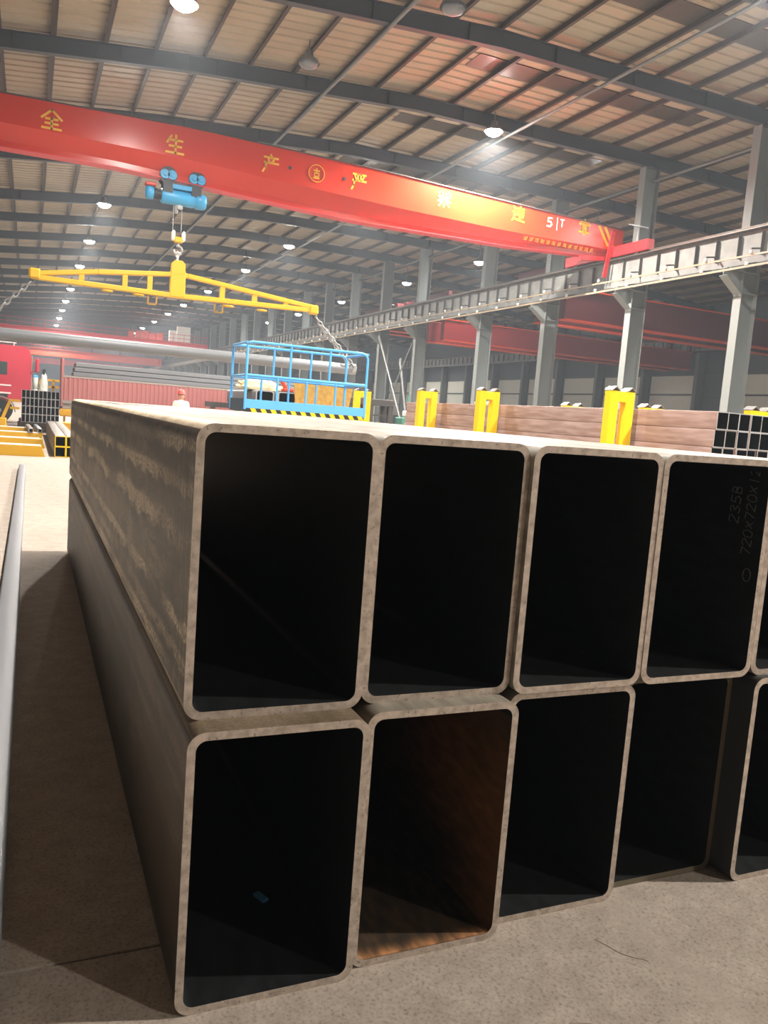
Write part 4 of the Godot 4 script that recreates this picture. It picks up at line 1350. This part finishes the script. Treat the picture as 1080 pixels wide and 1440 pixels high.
func behind_cage() -> void:
	# leaning ochre sheet on a stand
	var o := thing("ochre_steel_sheet", "ochre yellow steel sheet propped at a slant behind the blue platform", "steel sheet", Vector3(6.3, 0, -17.2))
	var s := st0()
	var q := PackedVector2Array([Vector2(-0.78, 1.58), Vector2(0.56, 1.5), Vector2(0.80, 2.14), Vector2(-0.73, 2.2)])
	var b := Basis(Vector3(1, 0, 0), -0.5)
	var q2 := PackedVector2Array()
	for v in q: q2.append(Vector2(v.x, (v.y - 1.5) * 1.12))
	prism(s, q2, Transform3D(b, Vector3(0, 1.5, 0.15)), 0.02)
	part("sheet", s, M.ochre_board, o)
	s = st0()
	for x in [-0.5, 0.45]:
		bx(s, Vector3(x, 0.76, 0.05), Vector3(0.08, 1.52, 0.08))
		bar(s, Vector3(x, 0.02, -0.75), Vector3(x, 1.9, -0.1), 0.06, 0.06)
	part("stand", s, M.dark_steel, o)
	# two big square tubes on a cross frame with a tarp on top
	var tr := thing("steel_trestle", "dark trestle carrying two square tubes behind the blue platform", "trestle", Vector3(5.0, 0, -19.3))
	s = st0()
	for z in [-1.5, 1.4]:
		bx(s, Vector3(0, 1.5, z), Vector3(1.8, 0.14, 0.14))
	part("cross_beam", s, M.dark_steel, tr)
	for z in [-1.5, 1.4]:
		for x in [-0.7, 0.7]:
			s = st0()
			bx(s, Vector3(x, 0.72, z), Vector3(0.12, 1.43, 0.12))
			part("leg", s, M.dark_steel, tr)
	var ro := rr(0, 0, 0.46, 0.36, 0.07, 5)
	var ri := rr(0.03, 0.03, 0.43, 0.33, 0.05, 5)
	for k in 2:
		var n := thing("grey_square_tube", ["left of two grey square tube ends seen through the blue platform railing", "right of two grey square tube ends seen through the blue platform railing"][k], "steel tube", Vector3(4.70 + k * 0.56, 1.575, -17.7), "grey square tubes behind the platform")
		inst("tube_wall", wall_mesh(ro, 0, -3.2, false), M.grey_tube, n)
		inst("bore", wall_mesh(ri, 0, -3.2, true), M.bore_dark, n)
		inst("cut_end", ring_mesh(ro, ri, 0, true), M.tube_edge, n)
		inst("cut_end", ring_mesh(ro, ri, -3.2, false), M.tube_edge, n)
	s = st0()
	rng.seed = 9
	blob(s, Vector3(0, 0, 0), Vector3(0.55, 0.26, 0.45), 0.22, 21)
	blob(s, Vector3(0.45, 0.0, 0.1), Vector3(0.3, 0.13, 0.3), 0.25, 22)
	var tp := part("tarpaulin", s, M.cream_tarp, self, Vector3(4.98, 1.945, -18.6))
	tag(tp, "crumpled cream tarpaulin lying on the grey tubes behind the blue platform", "tarpaulin")
	s = st0()
	bar(s, Vector3(0, 0.04, 0), Vector3(-0.22, 0.34, 0), 0.09, 0.09, 0.02)
	bx(s, Vector3(0.0, 0.05, 0.0), Vector3(0.3, 0.1, 0.2), Basis(), 0.03)
	var hb := part("orange_wrench", s, M.crane_orange, self, Vector3(5.58, 1.94, -18.0))
	hb.name = nm("orange_bar")
	tag(hb, "short orange bar resting on the grey tubes beside the tarpaulin", "bar")
	# dark workbench frame with tools to the right of the platform
	o = thing("steel_workbench", "dark steel workbench frame between the blue platform and the brown tubes", "workbench", Vector3(9.4, 0, -22.0))
	s = st0()
	bx(s, Vector3(0, 1.95, 0), Vector3(1.5, 0.2, 0.8), Basis(), 0.01)
	part("top", s, M.dark_steel, o)
	for x in [-0.68, 0.0, 0.68]:
		s = st0()
		bx(s, Vector3(x, 0.93, 0.3), Vector3(0.16, 1.86, 0.14))
		part("leg", s, M.dark_steel, o)
		s = st0()
		bx(s, Vector3(x, 0.93, -0.3), Vector3(0.16, 1.86, 0.14))
		part("leg", s, M.dark_steel, o)
	s = st0()
	bx(s, Vector3(0.34, 1.55, 0), Vector3(0.6, 0.05, 0.6))
	bx(s, Vector3(0, 1.1, 0), Vector3(1.4, 0.05, 0.6))
	part("shelf", s, M.dark_steel, o)
	s = st0()
	for k in 7:
		var x := -0.55 + k * 0.1
		cyl(s, Vector3(x, 1.14, 0.1), Vector3(x + 0.02 * (k % 3), 1.5 + 0.1 * (k % 4), 0.05), 0.035, 0.03, 8)
	var g := part("gas_bottles", s, M.grey_tube, self, o.position)
	g.name = nm("steel_rod_bunch")
	tag(g, "bunch of short grey rods standing on the workbench shelf", "rods")
	o = thing("welding_set", "teal and white welding set on a tall stand right of the dark workbench", "machine", Vector3(10.6, 0, -21.5))
	s = st0()
	bx(s, Vector3(0, 1.2, 0), Vector3(0.6, 0.7, 0.6), Basis(), 0.04)
	part("body", s, M.teal, o)
	s = st0()
	bx(s, Vector3(0.05, 1.66, 0.1), Vector3(0.4, 0.2, 0.4), Basis(), 0.03)
	bx(s, Vector3(-0.1, 1.25, 0.31), Vector3(0.24, 0.3, 0.03), Basis(), 0.01)
	part("panel", s, M.insulator, o)
	s = st0()
	for x in [-0.22, 0.22]:
		for z in [-0.22, 0.22]:
			bx(s, Vector3(x, 0.43, z), Vector3(0.08, 0.86, 0.08))
	bx(s, Vector3(0, 2.0, 0), Vector3(0.06, 0.5, 0.06))
	part("stand", s, M.teal, o)

func blob(s: SurfaceTool, c: Vector3, r: Vector3, rough: float, sd: int) -> void:   # a lumpy mound with a flat foot
	var f := noise(1.1, sd, 3)
	var n := 20; var m := 9
	var g := []
	for i in m + 1:
		var row := []
		for k in n:
			var t := TAU * k / n
			var e := PI / 2 * i / m
			var d := Vector3(cos(t) * cos(e), sin(e), sin(t) * cos(e))
			var k2 := 1.0 + rough * f.get_noise_3dv(d * 2.2) * 2.0
			row.append(c + Vector3(d.x * r.x, d.y * r.y, d.z * r.z) * k2)
		g.append(row)
	s.set_smooth_group(3)
	for i in m:
		for k in n:
			var l := (k + 1) % n
			quad(s, g[i][k], g[i + 1][k], g[i + 1][l], g[i][l])
	s.set_smooth_group(-1)

# ------------------------------------------------------------------ left yard
func left_yard() -> void:
	# long rectangular bar on the floor along the left picture edge
	var o := thing("flat_steel_tube", "long grey rectangular tube lying on the floor along the left picture edge", "steel tube", Vector3(-0.45, 0, -14.9))
	var ro := rr(-0.06, 0, 0.06, 0.09, 0.012, 3)
	var ri := rr(-0.05, 0.01, 0.05, 0.08, 0.008, 3)
	inst("tube_wall", wall_mesh(ro, 15.9, 0, false, 6), M.floor_bar, o)
	inst("bore", wall_mesh(ri, 15.9, 0, true), M.bore_dark, o)
	inst("cut_end", ring_mesh(ro, ri, 15.9, true), M.tube_edge, o)
	inst("cut_end", ring_mesh(ro, ri, 0, false), M.tube_edge, o)
	# yellow floor rack: three sleepers and a side rail
	var zz := [-18.3, -21.3, -24.6, -27.9]
	var x1 := [0.0, 0.05, 0.05, 0.1]
	for k in 4:
		o = thing("yellow_sleeper", "yellow-painted floor sleeper, %s of four left of the big tubes" % ["nearest", "second nearest", "third nearest", "farthest"][k], "sleeper", Vector3(-1.2, 0, zz[k]), "yellow floor sleepers")
		var s := st0()
		prism(s, PackedVector2Array([Vector2(-1.6, 0.0), Vector2(1.2 + x1[k], 0.0), Vector2(1.12 + x1[k], 0.24), Vector2(-1.6, 0.24)]), Transform3D(Basis(), Vector3(0, 0, -0.5)), 0.5)
		part("beam", s, M.rack_yellow, o)
		s = st0()
		bx(s, Vector3(-0.25, 0.247, -0.25), Vector3(2.7, 0.014, 0.46))  # thin pale sheet standing for the overexposed yellow top
		tag(part("lit_top", s, M.insulator, o), "top painted pale for the strong light on it", "")
	o = thing("yellow_side_rail", "pale yellow rail along the left ends of the floor sleepers", "rail", Vector3(-1.55, 0, -24))
	var s := st0()
	bx(s, Vector3(0, 0.29, 0), Vector3(0.3, 0.06, 11.5), Basis(), 0.01)
	part("plate", s, M.insulator, o)
	o = thing("yellow_stop_block", "yellow steel stop block with bracket beside the truck wheel", "stop block", Vector3(-1.2, 0, -29.1))
	s = st0()
	bx(s, Vector3(-0.15, 0.25, 0), Vector3(0.55, 0.5, 0.6), Basis(), 0.03)
	part("body", s, M.rack_yellow, o)
	s = st0()
	bar(s, Vector3(0.0, 0.48, 0.1), Vector3(0.22, 1.08, 0.1), 0.1, 0.1)
	bx(s, Vector3(0.38, 1.12, 0.1), Vector3(0.36, 0.08, 0.1))
	bx(s, Vector3(0.38, 0.86, 0.1), Vector3(0.3, 0.08, 0.1))
	part("bracket", s, M.rack_yellow, o)
	o = thing("yellow_floor_beam", "yellow floor beam behind the yellow-ended tubes, beside the big tube stack", "beam", Vector3(1.1, 0, -31.5))
	s = st0()
	bx(s, Vector3(0, 0.2, 0), Vector3(1.3, 0.4, 0.9), Basis(), 0.02)
	part("beam", s, M.rack_yellow, o)
	s = st0()
	bx(s, Vector3(0.0, 0.78, -0.2), Vector3(1.2, 0.1, 0.12))
	for x in [-0.5, 0.5]:
		bx(s, Vector3(x, 0.57, -0.2), Vector3(0.08, 0.34, 0.08))
	part("handle_bar", s, M.rack_yellow, o)
	# two by two tubes with yellow painted ends
	tube_bundle(func(x, y): return "square tube with yellow-painted end, %s one of the %s pair by the big stack" % [["left", "right"][x], ["lower", "upper"][y]], "yellow_ended_tube", Vector3(0.205, 0.0, -18.5), 2, 2, 0.245, 0.245, 0.016, 10.5, M.dark_tube, M.post_yellow, [M.bore_dark], "square tubes with yellow ends", "steel tube")
	# small tubes lying on the sleepers
	for k in 2:
		var a := Vector3(-0.30 + k * 0.25, 0.255, -24.55 - k * 0.12)
		o = thing("small_square_tube", ["left one of two small square tubes lying on the yellow sleepers", "right one of two small square tubes lying on the yellow sleepers"][k], "steel tube", a, "small square tubes on the sleepers")
		var po := rr(-0.06, 0, 0.06, 0.12, 0.012, 2)
		var pi := rr(-0.048, 0.012, 0.048, 0.108, 0.008, 2)
		inst("tube_wall", wall_mesh(po, 0, -3.6, false), M.dark_tube if k == 0 else M.grey_tube, o)
		inst("bore", wall_mesh(pi, 0, -3.6, true), M.bore_dark, o)
		inst("cut_end", ring_mesh(po, pi, 0, true), M.tube_edge, o)
		inst("cut_end", ring_mesh(po, pi, -3.6, false), M.tube_edge, o)
		o.rotation.y = 0.03
	# grid of rectangular tubes
	var rows := ["bottom", "second", "third", "top"]
	for z in [-31.0, -35.0]:
		var d := thing("timber_bearer", "%s dark bearer under the grid of small rectangular tubes" % ("front" if z > -33 else "rear"), "bearer", Vector3(0.0, 0, z), "bearers under the tube grid")
		s = st0()
		bx(s, Vector3(0, 0.18, 0), Vector3(1.5, 0.36, 0.3), Basis(), 0.015)
		part("bearer_beam", s, M.dark_tube, d)
	tube_bundle(func(x, y): return "rectangular tube in the %s row of the small tube grid, %s from the left" % [rows[y], ORD[x]], "grid_tube", Vector3(-0.62, 0.37, -30.0), 9, 4, 0.14, 0.287, 0.011, 6.0, M.dark_tube, M.tube_edge, [M.bore_dark, M.bore_blue], "rectangular tubes in the small grid", "steel tube")

func truck() -> void:
	var o := thing("truck_cab", "red truck cab at the left picture edge, facing left", "truck", Vector3(-1.6, 0, -38.6))
	var s := st0()
	# side outline of the cab, pushed across its width
	var out := PackedVector2Array([Vector2(-1.1, 0.95), Vector2(1.24, 0.95), Vector2(1.27, 1.3), Vector2(1.29, 2.9), Vector2(1.2, 3.25), Vector2(1.0, 3.4), Vector2(-0.8, 3.42), Vector2(-1.05, 2.9), Vector2(-1.15, 1.9)])
	prism(s, out, Transform3D(Basis(), Vector3(0, 0, -1.8)), 2.4)
	part("cab_body", s, M.truck_red, o)
	s = st0()
	bx(s, Vector3(0.1, 2.4, 0.605), Vector3(0.42, 0.56, 0.02), Basis(), 0.005)
	part("side_window", s, M.glass, o)
	s = st0()
	for y in [1.32, 1.66]:
		bx(s, Vector3(0.05, y, 0.61), Vector3(0.85, 0.07, 0.02))
	tag(part("side_stripe", s, M.letter_white, o), "pale stripe on the cab side", "")
	s = st0()
	bx(s, Vector3(0.1, 1.2, 0.61), Vector3(0.5, 0.16, 0.02))
	part("step_recess", s, M.hoist_dark, o)
	s = st0()
	bx(s, Vector3(1.31, 2.0, -0.6), Vector3(0.06, 2.1, 2.3))
	part("rear_panel", s, M.trailer_grey, o)
	s = st0()
	bx(s, Vector3(1.52, 2.62, 0.75), Vector3(0.16, 0.6, 0.2), Basis(), 0.05)
	bar(s, Vector3(1.25, 2.3, 0.62), Vector3(1.52, 2.4, 0.75), 0.04, 0.04)
	part("mirror", s, M.truck_red, o)
	s = st0()
	bx(s, Vector3(0.2, 3.55, 0.3), Vector3(0.9, 0.04, 0.1))
	for x in [-0.2, 0.55]:
		bx(s, Vector3(x, 3.48, 0.3), Vector3(0.04, 0.14, 0.06))
	part("roof_rack", s, M.insulator, o)
	s = st0()
	cyl(s, Vector3(-0.0, 0.53, -1.85), Vector3(-0.0, 0.53, -1.5), 0.53, 0.53, 28)
	part("tyre", s, M.tyre, o)
	s = st0()
	cyl(s, Vector3(-0.0, 0.53, 0.35), Vector3(-0.0, 0.53, 0.65), 0.53, 0.53, 28)
	var ty := part("tyre", s, M.tyre, o)
	s = st0()
	lathe(s, Vector3(-0.0, 0.53, 0.655), Vector3(0, 0, 1), [Vector2(0.3, 0), Vector2(0.27, -0.05), Vector2(0.12, -0.03), Vector2(0.1, 0.05), Vector2(0, 0.06)], 18)
	part("hub", s, M.hub, ty)
	s = st0()
	var arc := []
	for k in 13:
		var t := PI * k / 12
		arc.append(Vector3(0.66 * cos(t), 0.5 + 0.66 * sin(t), 0.5))
	for k in 12:
		bar(s, arc[k], arc[k + 1], 0.34, 0.05)
	part("mudguard", s, M.trailer_grey, o)
	s = st0()
	bx(s, Vector3(1.85, 0.85, -0.4), Vector3(1.4, 0.24, 1.5))
	part("chassis_rail", s, M.hoist_dark, o)
	# white wrapped things behind the cab
	var w := thing("white_wrapped_bundle", "white wrapped bundle with dark top standing between truck cab and trailer", "bundle", Vector3(0.22, 0.97, -38.7))
	s = st0()
	blob(s, Vector3(0, 0, 0), Vector3(0.24, 0.72, 0.22), 0.14, 41)
	blob(s, Vector3(0.0, 0.5, 0), Vector3(0.17, 0.85, 0.17), 0.14, 43)
	part("wrapping", s, M.white_wrap, w)
	s = st0()
	bx(s, Vector3(0.0, 1.42, 0), Vector3(0.14, 0.3, 0.14), Basis(), 0.05)
	part("cap", s, M.hoist_dark, w)
	w = thing("air_tank_set", "pale tanks with blue lid stacked behind the truck cab", "tanks", Vector3(-0.13, 0.97, -38.7))
	s = st0()
	lathe(s, Vector3(0, 0.0, 0), Vector3.UP, [Vector2(0.0, 0), Vector2(0.11, 0.0), Vector2(0.11, 0.55), Vector2(0.08, 0.62), Vector2(0.0, 0.64)], 14)
	lathe(s, Vector3(0.0, 0.64, 0.0), Vector3.UP, [Vector2(0.0, 0), Vector2(0.1, 0.0), Vector2(0.1, 0.5), Vector2(0.0, 0.5)], 14)
	part("tank", s, M.white_wrap, w)
	s = st0()
	bx(s, Vector3(0.0, 1.19, 0), Vector3(0.18, 0.12, 0.18), Basis(), 0.02)
	part("lid", s, M.cage_blue, w)
	# yellow frame behind
	w = thing("guard_railing", "small yellow guard railing left of the red trailer", "railing", Vector3(0.55, 0, -42.0))
	for x in [-0.45, 0.15, 0.7]:
		s = st0()
		bx(s, Vector3(x, 1.05, 0), Vector3(0.1, 2.1, 0.1))
		part("post", s, M.rack_yellow, w)
	for y in [1.3, 1.75, 2.08]:
		s = st0()
		bx(s, Vector3(0.12, y, 0), Vector3(1.25, 0.1, 0.1))
		part("rail", s, M.rack_yellow, w)
	w = thing("blue_bin", "small blue tub standing left of the red trailer front", "tub", Vector3(0.66, 0.97, -38.6))
	s = st0()
	lathe(s, Vector3.ZERO, Vector3.UP, [Vector2(0.0, 0), Vector2(0.16, 0.0), Vector2(0.2, 0.2), Vector2(0.21, 0.2), Vector2(0.0, 0.22)], 14)
	part("tub_shell", s, M.cage_blue, w)
	# trailer
	o = thing("flatbed_trailer", "red trailer with ribbed side boards loaded with grey tubes", "trailer", Vector3(7.0, 0, -38.5))
	s = st0()
	bx(s, Vector3(0.0, 0.93, -0.9), Vector3(12.0, 0.3, 2.4), Basis(), 0.02)
	part("bed", s, M.trailer_grey, o)
	s = st0()
	bx(s, Vector3(0, 1.7, 0.32), Vector3(12.0, 1.2, 0.05))
	part("side_board", s, M.trailer_red, o)
	s = st0()
	bx(s, Vector3(0, 1.12, 0.36), Vector3(12.0, 0.14, 0.06))
	bx(s, Vector3(0, 2.27, 0.36), Vector3(12.0, 0.08, 0.06))
	part("side_rail", s, M.trailer_grey, o)
	var rib := st0()
	bx(rib, Vector3.ZERO, Vector3(0.09, 1.06, 0.06), Basis(), 0.015)
	var ribm := finish(rib)
	for k in 60:
		inst("side_rib", ribm, M.trailer_red, o, Vector3(-5.9 + k * 0.2, 1.7, 0.36))
	s = st0()
	bx(s, Vector3(-6.0, 2.0, -0.9), Vector3(0.1, 2.2, 2.5))
	part("front_board", s, M.trailer_red, o)
	s = st0()
	bx(s, Vector3(0, 0.7, 0.1), Vector3(11.0, 0.2, 0.2))
	part("under_rail", s, M.hoist_dark, o)
	for x in [-4.2, 2.0, 3.4, 4.8]:
		for zz in [0.0, -1.9]:
			s = st0()
			cyl(s, Vector3(x, 0.48, zz), Vector3(x, 0.48, zz + 0.3), 0.48, 0.48, 20)
			part("wheel", s, M.tyre, o)
	s = st0()
	bx(s, Vector3(-5.6, 0.62, 0.25), Vector3(1.0, 0.34, 0.2), Basis(), 0.04)
	tag(part("marker_box", s, M.rack_yellow, o), "yellow box under the trailer front", "")
	# its load
	for k in 3:
		var t := thing("grey_load_tube", "grey tube on the red trailer, %s of three layers" % ["lowest", "middle", "top"][k], "steel tube", Vector3(1.45 + 0.05 * k, 2.31 + k * 0.22, -38.55), "grey tubes loaded on the red trailer")
		s = st0()
		bx(s, Vector3(6.3, 0.1, -0.8), Vector3(12.6, 0.205, 1.6), Basis(), 0.03)
		part("tube_wall", s, M.grey_tube, t)
		s = st0()
		bx(s, Vector3(-0.004, 0.1, -0.8), Vector3(0.012, 0.13, 1.3))
		part("bore", s, M.bore_dark, t)

# ------------------------------------------------------------------ a person
func sdf_mesh(bones: Array, cell: float, k: float) -> ArrayMesh:
	var lo := Vector3(1e9, 1e9, 1e9); var hi := -lo
	for b in bones:
		for e in [[b[0], b[2]], [b[1], b[3]]]:
			var r: Vector3 = Vector3.ONE * (e[1] + 2.5 * cell)
			lo = lo.min(e[0] - r)
			hi = hi.max(e[0] + r)
	var n := Vector3i(((hi - lo) / cell).ceil()) + Vector3i.ONE
	var d := PackedFloat32Array()
	d.resize(n.x * n.y * n.z)
	d.fill(1.0)
	for b in bones:
		var a: Vector3 = b[0]
		var ab: Vector3 = b[1] - a
		var l2 := ab.length_squared()
		var rm: float = maxf(b[2], b[3]) + 3 * cell
		var bl := a.min(b[1]) - Vector3.ONE * rm
		var bh := a.max(b[1]) + Vector3.ONE * rm
		var i0 := Vector3i(((bl - lo) / cell).floor()).clamp(Vector3i.ZERO, n - Vector3i.ONE)
		var i1 := Vector3i(((bh - lo) / cell).ceil()).clamp(Vector3i.ZERO, n - Vector3i.ONE)
		for z in range(i0.z, i1.z + 1):
			for y in range(i0.y, i1.y + 1):
				for x in range(i0.x, i1.x + 1):
					var p := lo + Vector3(x, y, z) * cell
					var t := clampf((p - a).dot(ab) / l2, 0, 1) if l2 > 1e-9 else 0.0
					var v: float = (p - a - ab * t).length() - lerpf(b[2], b[3], t)
					var q := (z * n.y + y) * n.x + x
					var u := d[q]
					var hh := clampf(0.5 + 0.5 * (u - v) / k, 0, 1)
					d[q] = lerpf(u, v, hh) - k * hh * (1 - hh)
	# surface nets
	var idx := {}
	var verts := []
	var off := [0, 1, n.x, n.x + 1, n.x * n.y, n.x * n.y + 1, n.x * n.y + n.x, n.x * n.y + n.x + 1]
	var st := st0()
	st.set_smooth_group(1)
	for z in n.z - 1:
		for y in n.y - 1:
			for x in n.x - 1:
				var q := (z * n.y + y) * n.x + x
				var s := 0
				for i in 8: s += int(d[q + off[i]] < 0)
				if s == 0 or s == 8: continue
				var sum := Vector3.ZERO
				var c := 0
				for e in [[0, 1], [2, 3], [4, 5], [6, 7], [0, 2], [1, 3], [4, 6], [5, 7], [0, 4], [1, 5], [2, 6], [3, 7]]:
					var u := d[q + off[e[0]]]
					var v := d[q + off[e[1]]]
					if (u < 0) == (v < 0): continue
					var t := u / (u - v)
					var pa := Vector3(e[0] & 1, (e[0] >> 1) & 1, e[0] >> 2)
					var pb := Vector3(e[1] & 1, (e[1] >> 1) & 1, e[1] >> 2)
					sum += pa.lerp(pb, t)
					c += 1
				idx[q] = verts.size()
				verts.append(lo + (Vector3(x, y, z) + sum / c) * cell)
	for q in idx.keys():
		for ax in 3:
			var step: int = [1, n.x, n.x * n.y][ax]
			var s1: int = [n.x, n.x * n.y, 1][ax]
			var s2: int = [n.x * n.y, 1, n.x][ax]
			var u: float = d[q]
			var v: float = d[q + step]
			if (u < 0) == (v < 0): continue
			if not (idx.has(q - s1) and idx.has(q - s2) and idx.has(q - s1 - s2)): continue
			var a: Vector3 = verts[idx[q]]; var b: Vector3 = verts[idx[q - s1]]
			var c: Vector3 = verts[idx[q - s1 - s2]]; var e: Vector3 = verts[idx[q - s2]]
			if u < 0: quad(st, a, b, c, e)
			else: quad(st, a, e, c, b)
	return finish(st)

func person() -> void:
	var base := Vector3(4.30, 0.0, -26.0)
	var o := thing("person", "person in white shirt and red hard hat standing behind the big tubes", "person", base)
	var hs := 1.86 / 1.78
	var V := func(x: float, y: float, z: float) -> Vector3: return Vector3(x, y, z) * hs
	# bare skin body: head, neck, arms, hands and all, one surface
	var B := [
		[V.call(0, 1.62, 0), V.call(0, 1.68, -0.005), 0.085, 0.092], [V.call(0, 1.575, 0.02), V.call(0, 1.62, 0.02), 0.06, 0.075], [V.call(0, 1.635, 0.085), V.call(0, 1.61, 0.1), 0.014, 0.018],
		[V.call(0, 1.42, -0.015), V.call(0, 1.58, 0), 0.058, 0.055],
		[V.call(-0.09, 1.63, 0), V.call(-0.095, 1.60, 0), 0.018, 0.014], [V.call(0.09, 1.63, 0), V.call(0.095, 1.60, 0), 0.018, 0.014],
		[V.call(0, 1.0, 0), V.call(0, 1.32, 0), 0.14, 0.15], [V.call(-0.1, 1.3, 0), V.call(0.1, 1.3, 0), 0.11, 0.11], [V.call(-0.16, 1.40, 0), V.call(0.16, 1.40, 0), 0.065, 0.065]]
	for sd in [-1.0, 1.0]:
		B.append([V.call(sd * 0.185, 1.39, 0), V.call(sd * 0.25, 1.11, 0.01), 0.055, 0.042])
		B.append([V.call(sd * 0.25, 1.11, 0.01), V.call(sd * 0.25, 0.86, 0.06), 0.042, 0.03])
		B.append([V.call(sd * 0.25, 0.86, 0.06), V.call(sd * 0.245, 0.78, 0.075), 0.028, 0.034])
		B.append([V.call(sd * 0.09, 0.95, 0), V.call(sd * 0.1, 0.5, 0.01), 0.09, 0.058])
		B.append([V.call(sd * 0.1, 0.5, 0.01), V.call(sd * 0.1, 0.09, -0.02), 0.058, 0.04])
		B.append([V.call(sd * 0.1, 0.05, -0.03), V.call(sd * 0.105, 0.035, 0.13), 0.042, 0.032])
	var bo := inst("body", sdf_mesh(B, 0.022, 0.035), M.skin, o)
	var s := st0()
	for sd in [-1.0, 1.0]:
		for k in 4:
			var x: float = sd * 0.245
			var z := 0.048 + k * 0.019
			var l: float = [0.055, 0.068, 0.072, 0.062][k]
			var a: Vector3 = V.call(x, 0.765, z)
			var m: Vector3 = V.call(x - sd * 0.004, 0.765 - l * 0.55, z + 0.004)
			var e: Vector3 = V.call(x - sd * 0.022, 0.765 - l, z + 0.006)
			cyl(s, a, m, 0.0095, 0.0088, 7)
			cyl(s, m, e, 0.0088, 0.0075, 7)
		cyl(s, V.call(sd * 0.24, 0.82, 0.1), V.call(sd * 0.23, 0.765, 0.125), 0.011, 0.009, 7)
	part("fingers", s, M.skin, bo)
	# clothes follow the body, a little fuller
	var S := [[V.call(0, 0.92, 0), V.call(0, 1.32, 0), 0.165, 0.17], [V.call(-0.1, 1.3, 0), V.call(0.1, 1.3, 0), 0.125, 0.125], [V.call(-0.165, 1.40, 0), V.call(0.165, 1.40, 0), 0.078, 0.078], [V.call(0, 1.43, -0.01), V.call(0, 1.475, -0.01), 0.075, 0.066]]
	for sd in [-1.0, 1.0]:
		S.append([V.call(sd * 0.19, 1.39, 0), V.call(sd * 0.252, 1.11, 0.01), 0.07, 0.058])
		S.append([V.call(sd * 0.252, 1.11, 0.01), V.call(sd * 0.25, 0.88, 0.055), 0.056, 0.044])
	inst("shirt", sdf_mesh(S, 0.022, 0.03), M.shirt_white, o)
	var T := [[V.call(-0.06, 0.93, 0), V.call(0.06, 0.93, 0), 0.135, 0.135]]
	for sd in [-1.0, 1.0]:
		T.append([V.call(sd * 0.09, 0.92, 0), V.call(sd * 0.1, 0.5, 0.01), 0.108, 0.078])
		T.append([V.call(sd * 0.1, 0.5, 0.01), V.call(sd * 0.1, 0.1, -0.02), 0.078, 0.066])
	inst("trousers", sdf_mesh(T, 0.024, 0.03), M.trousers, o)
	for sd in [-1.0, 1.0]:
		inst("shoe", sdf_mesh([[V.call(sd * 0.1, 0.055, -0.035), V.call(sd * 0.106, 0.045, 0.14), 0.053, 0.043]], 0.015, 0.02), M.shoe, o)
		s = st0()
		lathe(s, V.call(sd * 0.034, 1.655, 0.083), Vector3(0, 0, 1), [Vector2(0.011, 0), Vector2(0.008, 0.006), Vector2(0, 0.008)], 8)
		part("eye", s, M.eye, bo)
	s = st0()
	bx(s, V.call(0, 1.577, 0.09), Vector3(0.05, 0.012, 0.01), Basis(), 0.003)
	part("mouth", s, M.hoist_red, bo)
	s = st0()
	lathe(s, V.call(0, 1.70, -0.005), Vector3.UP, [Vector2(0.0, -0.005), Vector2(0.155, -0.008), Vector2(0.152, 0.004), Vector2(0.128, 0.012), Vector2(0.124, 0.06), Vector2(0.095, 0.115), Vector2(0.05, 0.142), Vector2(0.0, 0.148)], 20)
	tag(part("hard_hat", s, M.helmet_red, o), "red hard hat", "")
	s = st0()
	lathe(s, V.call(0, 1.66, -0.025), Vector3.UP, [Vector2(0.096, -0.08), Vector2(0.104, 0.0), Vector2(0.1, 0.045)], 16)
	part("hair", s, M.hair, bo)

# ------------------------------------------------------------------ build
func _ready() -> void:
	var cam := Camera3D.new()
	cam.name = "camera"
	cam.fov = 64.64
	cam.near = 0.05
	cam.far = 400.0
	cam.basis = Basis(Vector3.UP, deg_to_rad(-23.974)) * Basis(Vector3.RIGHT, deg_to_rad(-6.603)) * Basis(Vector3.BACK, deg_to_rad(4.376))
	cam.position = Vector3(-0.3548, 1.4814, 1.8937)
	add_child(cam)
	cam.current = true
	var env := Environment.new()
	env.background_mode = Environment.BG_COLOR
	env.background_color = Color(0.02, 0.022, 0.026)
	env.tonemap_mode = Environment.TONE_MAPPER_LINEAR
	env.tonemap_exposure = 5.0
	env.fog_enabled = true
	env.fog_light_color = Color(0.86, 0.9, 0.95)
	env.fog_density = 0.0018
	env.sdfgi_enabled = true
	env.ssao_enabled = true
	env.ssil_enabled = true
	var we := WorldEnvironment.new()
	we.name = "world_environment"
	we.environment = env
	add_child(we)
	for z in [21.6, 15.6, 9.6, 3.6, -2.4, -8.4, -14.4, -20.02, -25.75, -31.9, -38.1, -46.3, -52.3, -58.4, -64.5]:
		COLZ.append(z)
	while COLZ[-1] > ZEND + 8:
		COLZ.append(COLZ[-1] - 6.0)
	materials()
	lamps()
	shell()
	roof()
	columns()
	runway_beam("crane_runway_beam", "long grey crane runway beam with dark stiffeners along the right columns", 21.9, 7.55, 8.72, 1.0, -186.0)
	runway_beam("crane_runway_beam", "distant runway beam along the far right wall of the next bay", 45.6, 8.2, 9.2, 0.0, -150.0)
	runway_beam("crane_runway_beam", "second runway beam behind the first, on the far side of the right columns", 23.75, 8.2, 9.2, 0.0, -150.0)
	big_tubes()
	crane()
	hoist()
	spreader()
	far_cranes()
	brown_stack()
	cage()
	behind_cage()
	left_yard()
	truck()
	person()
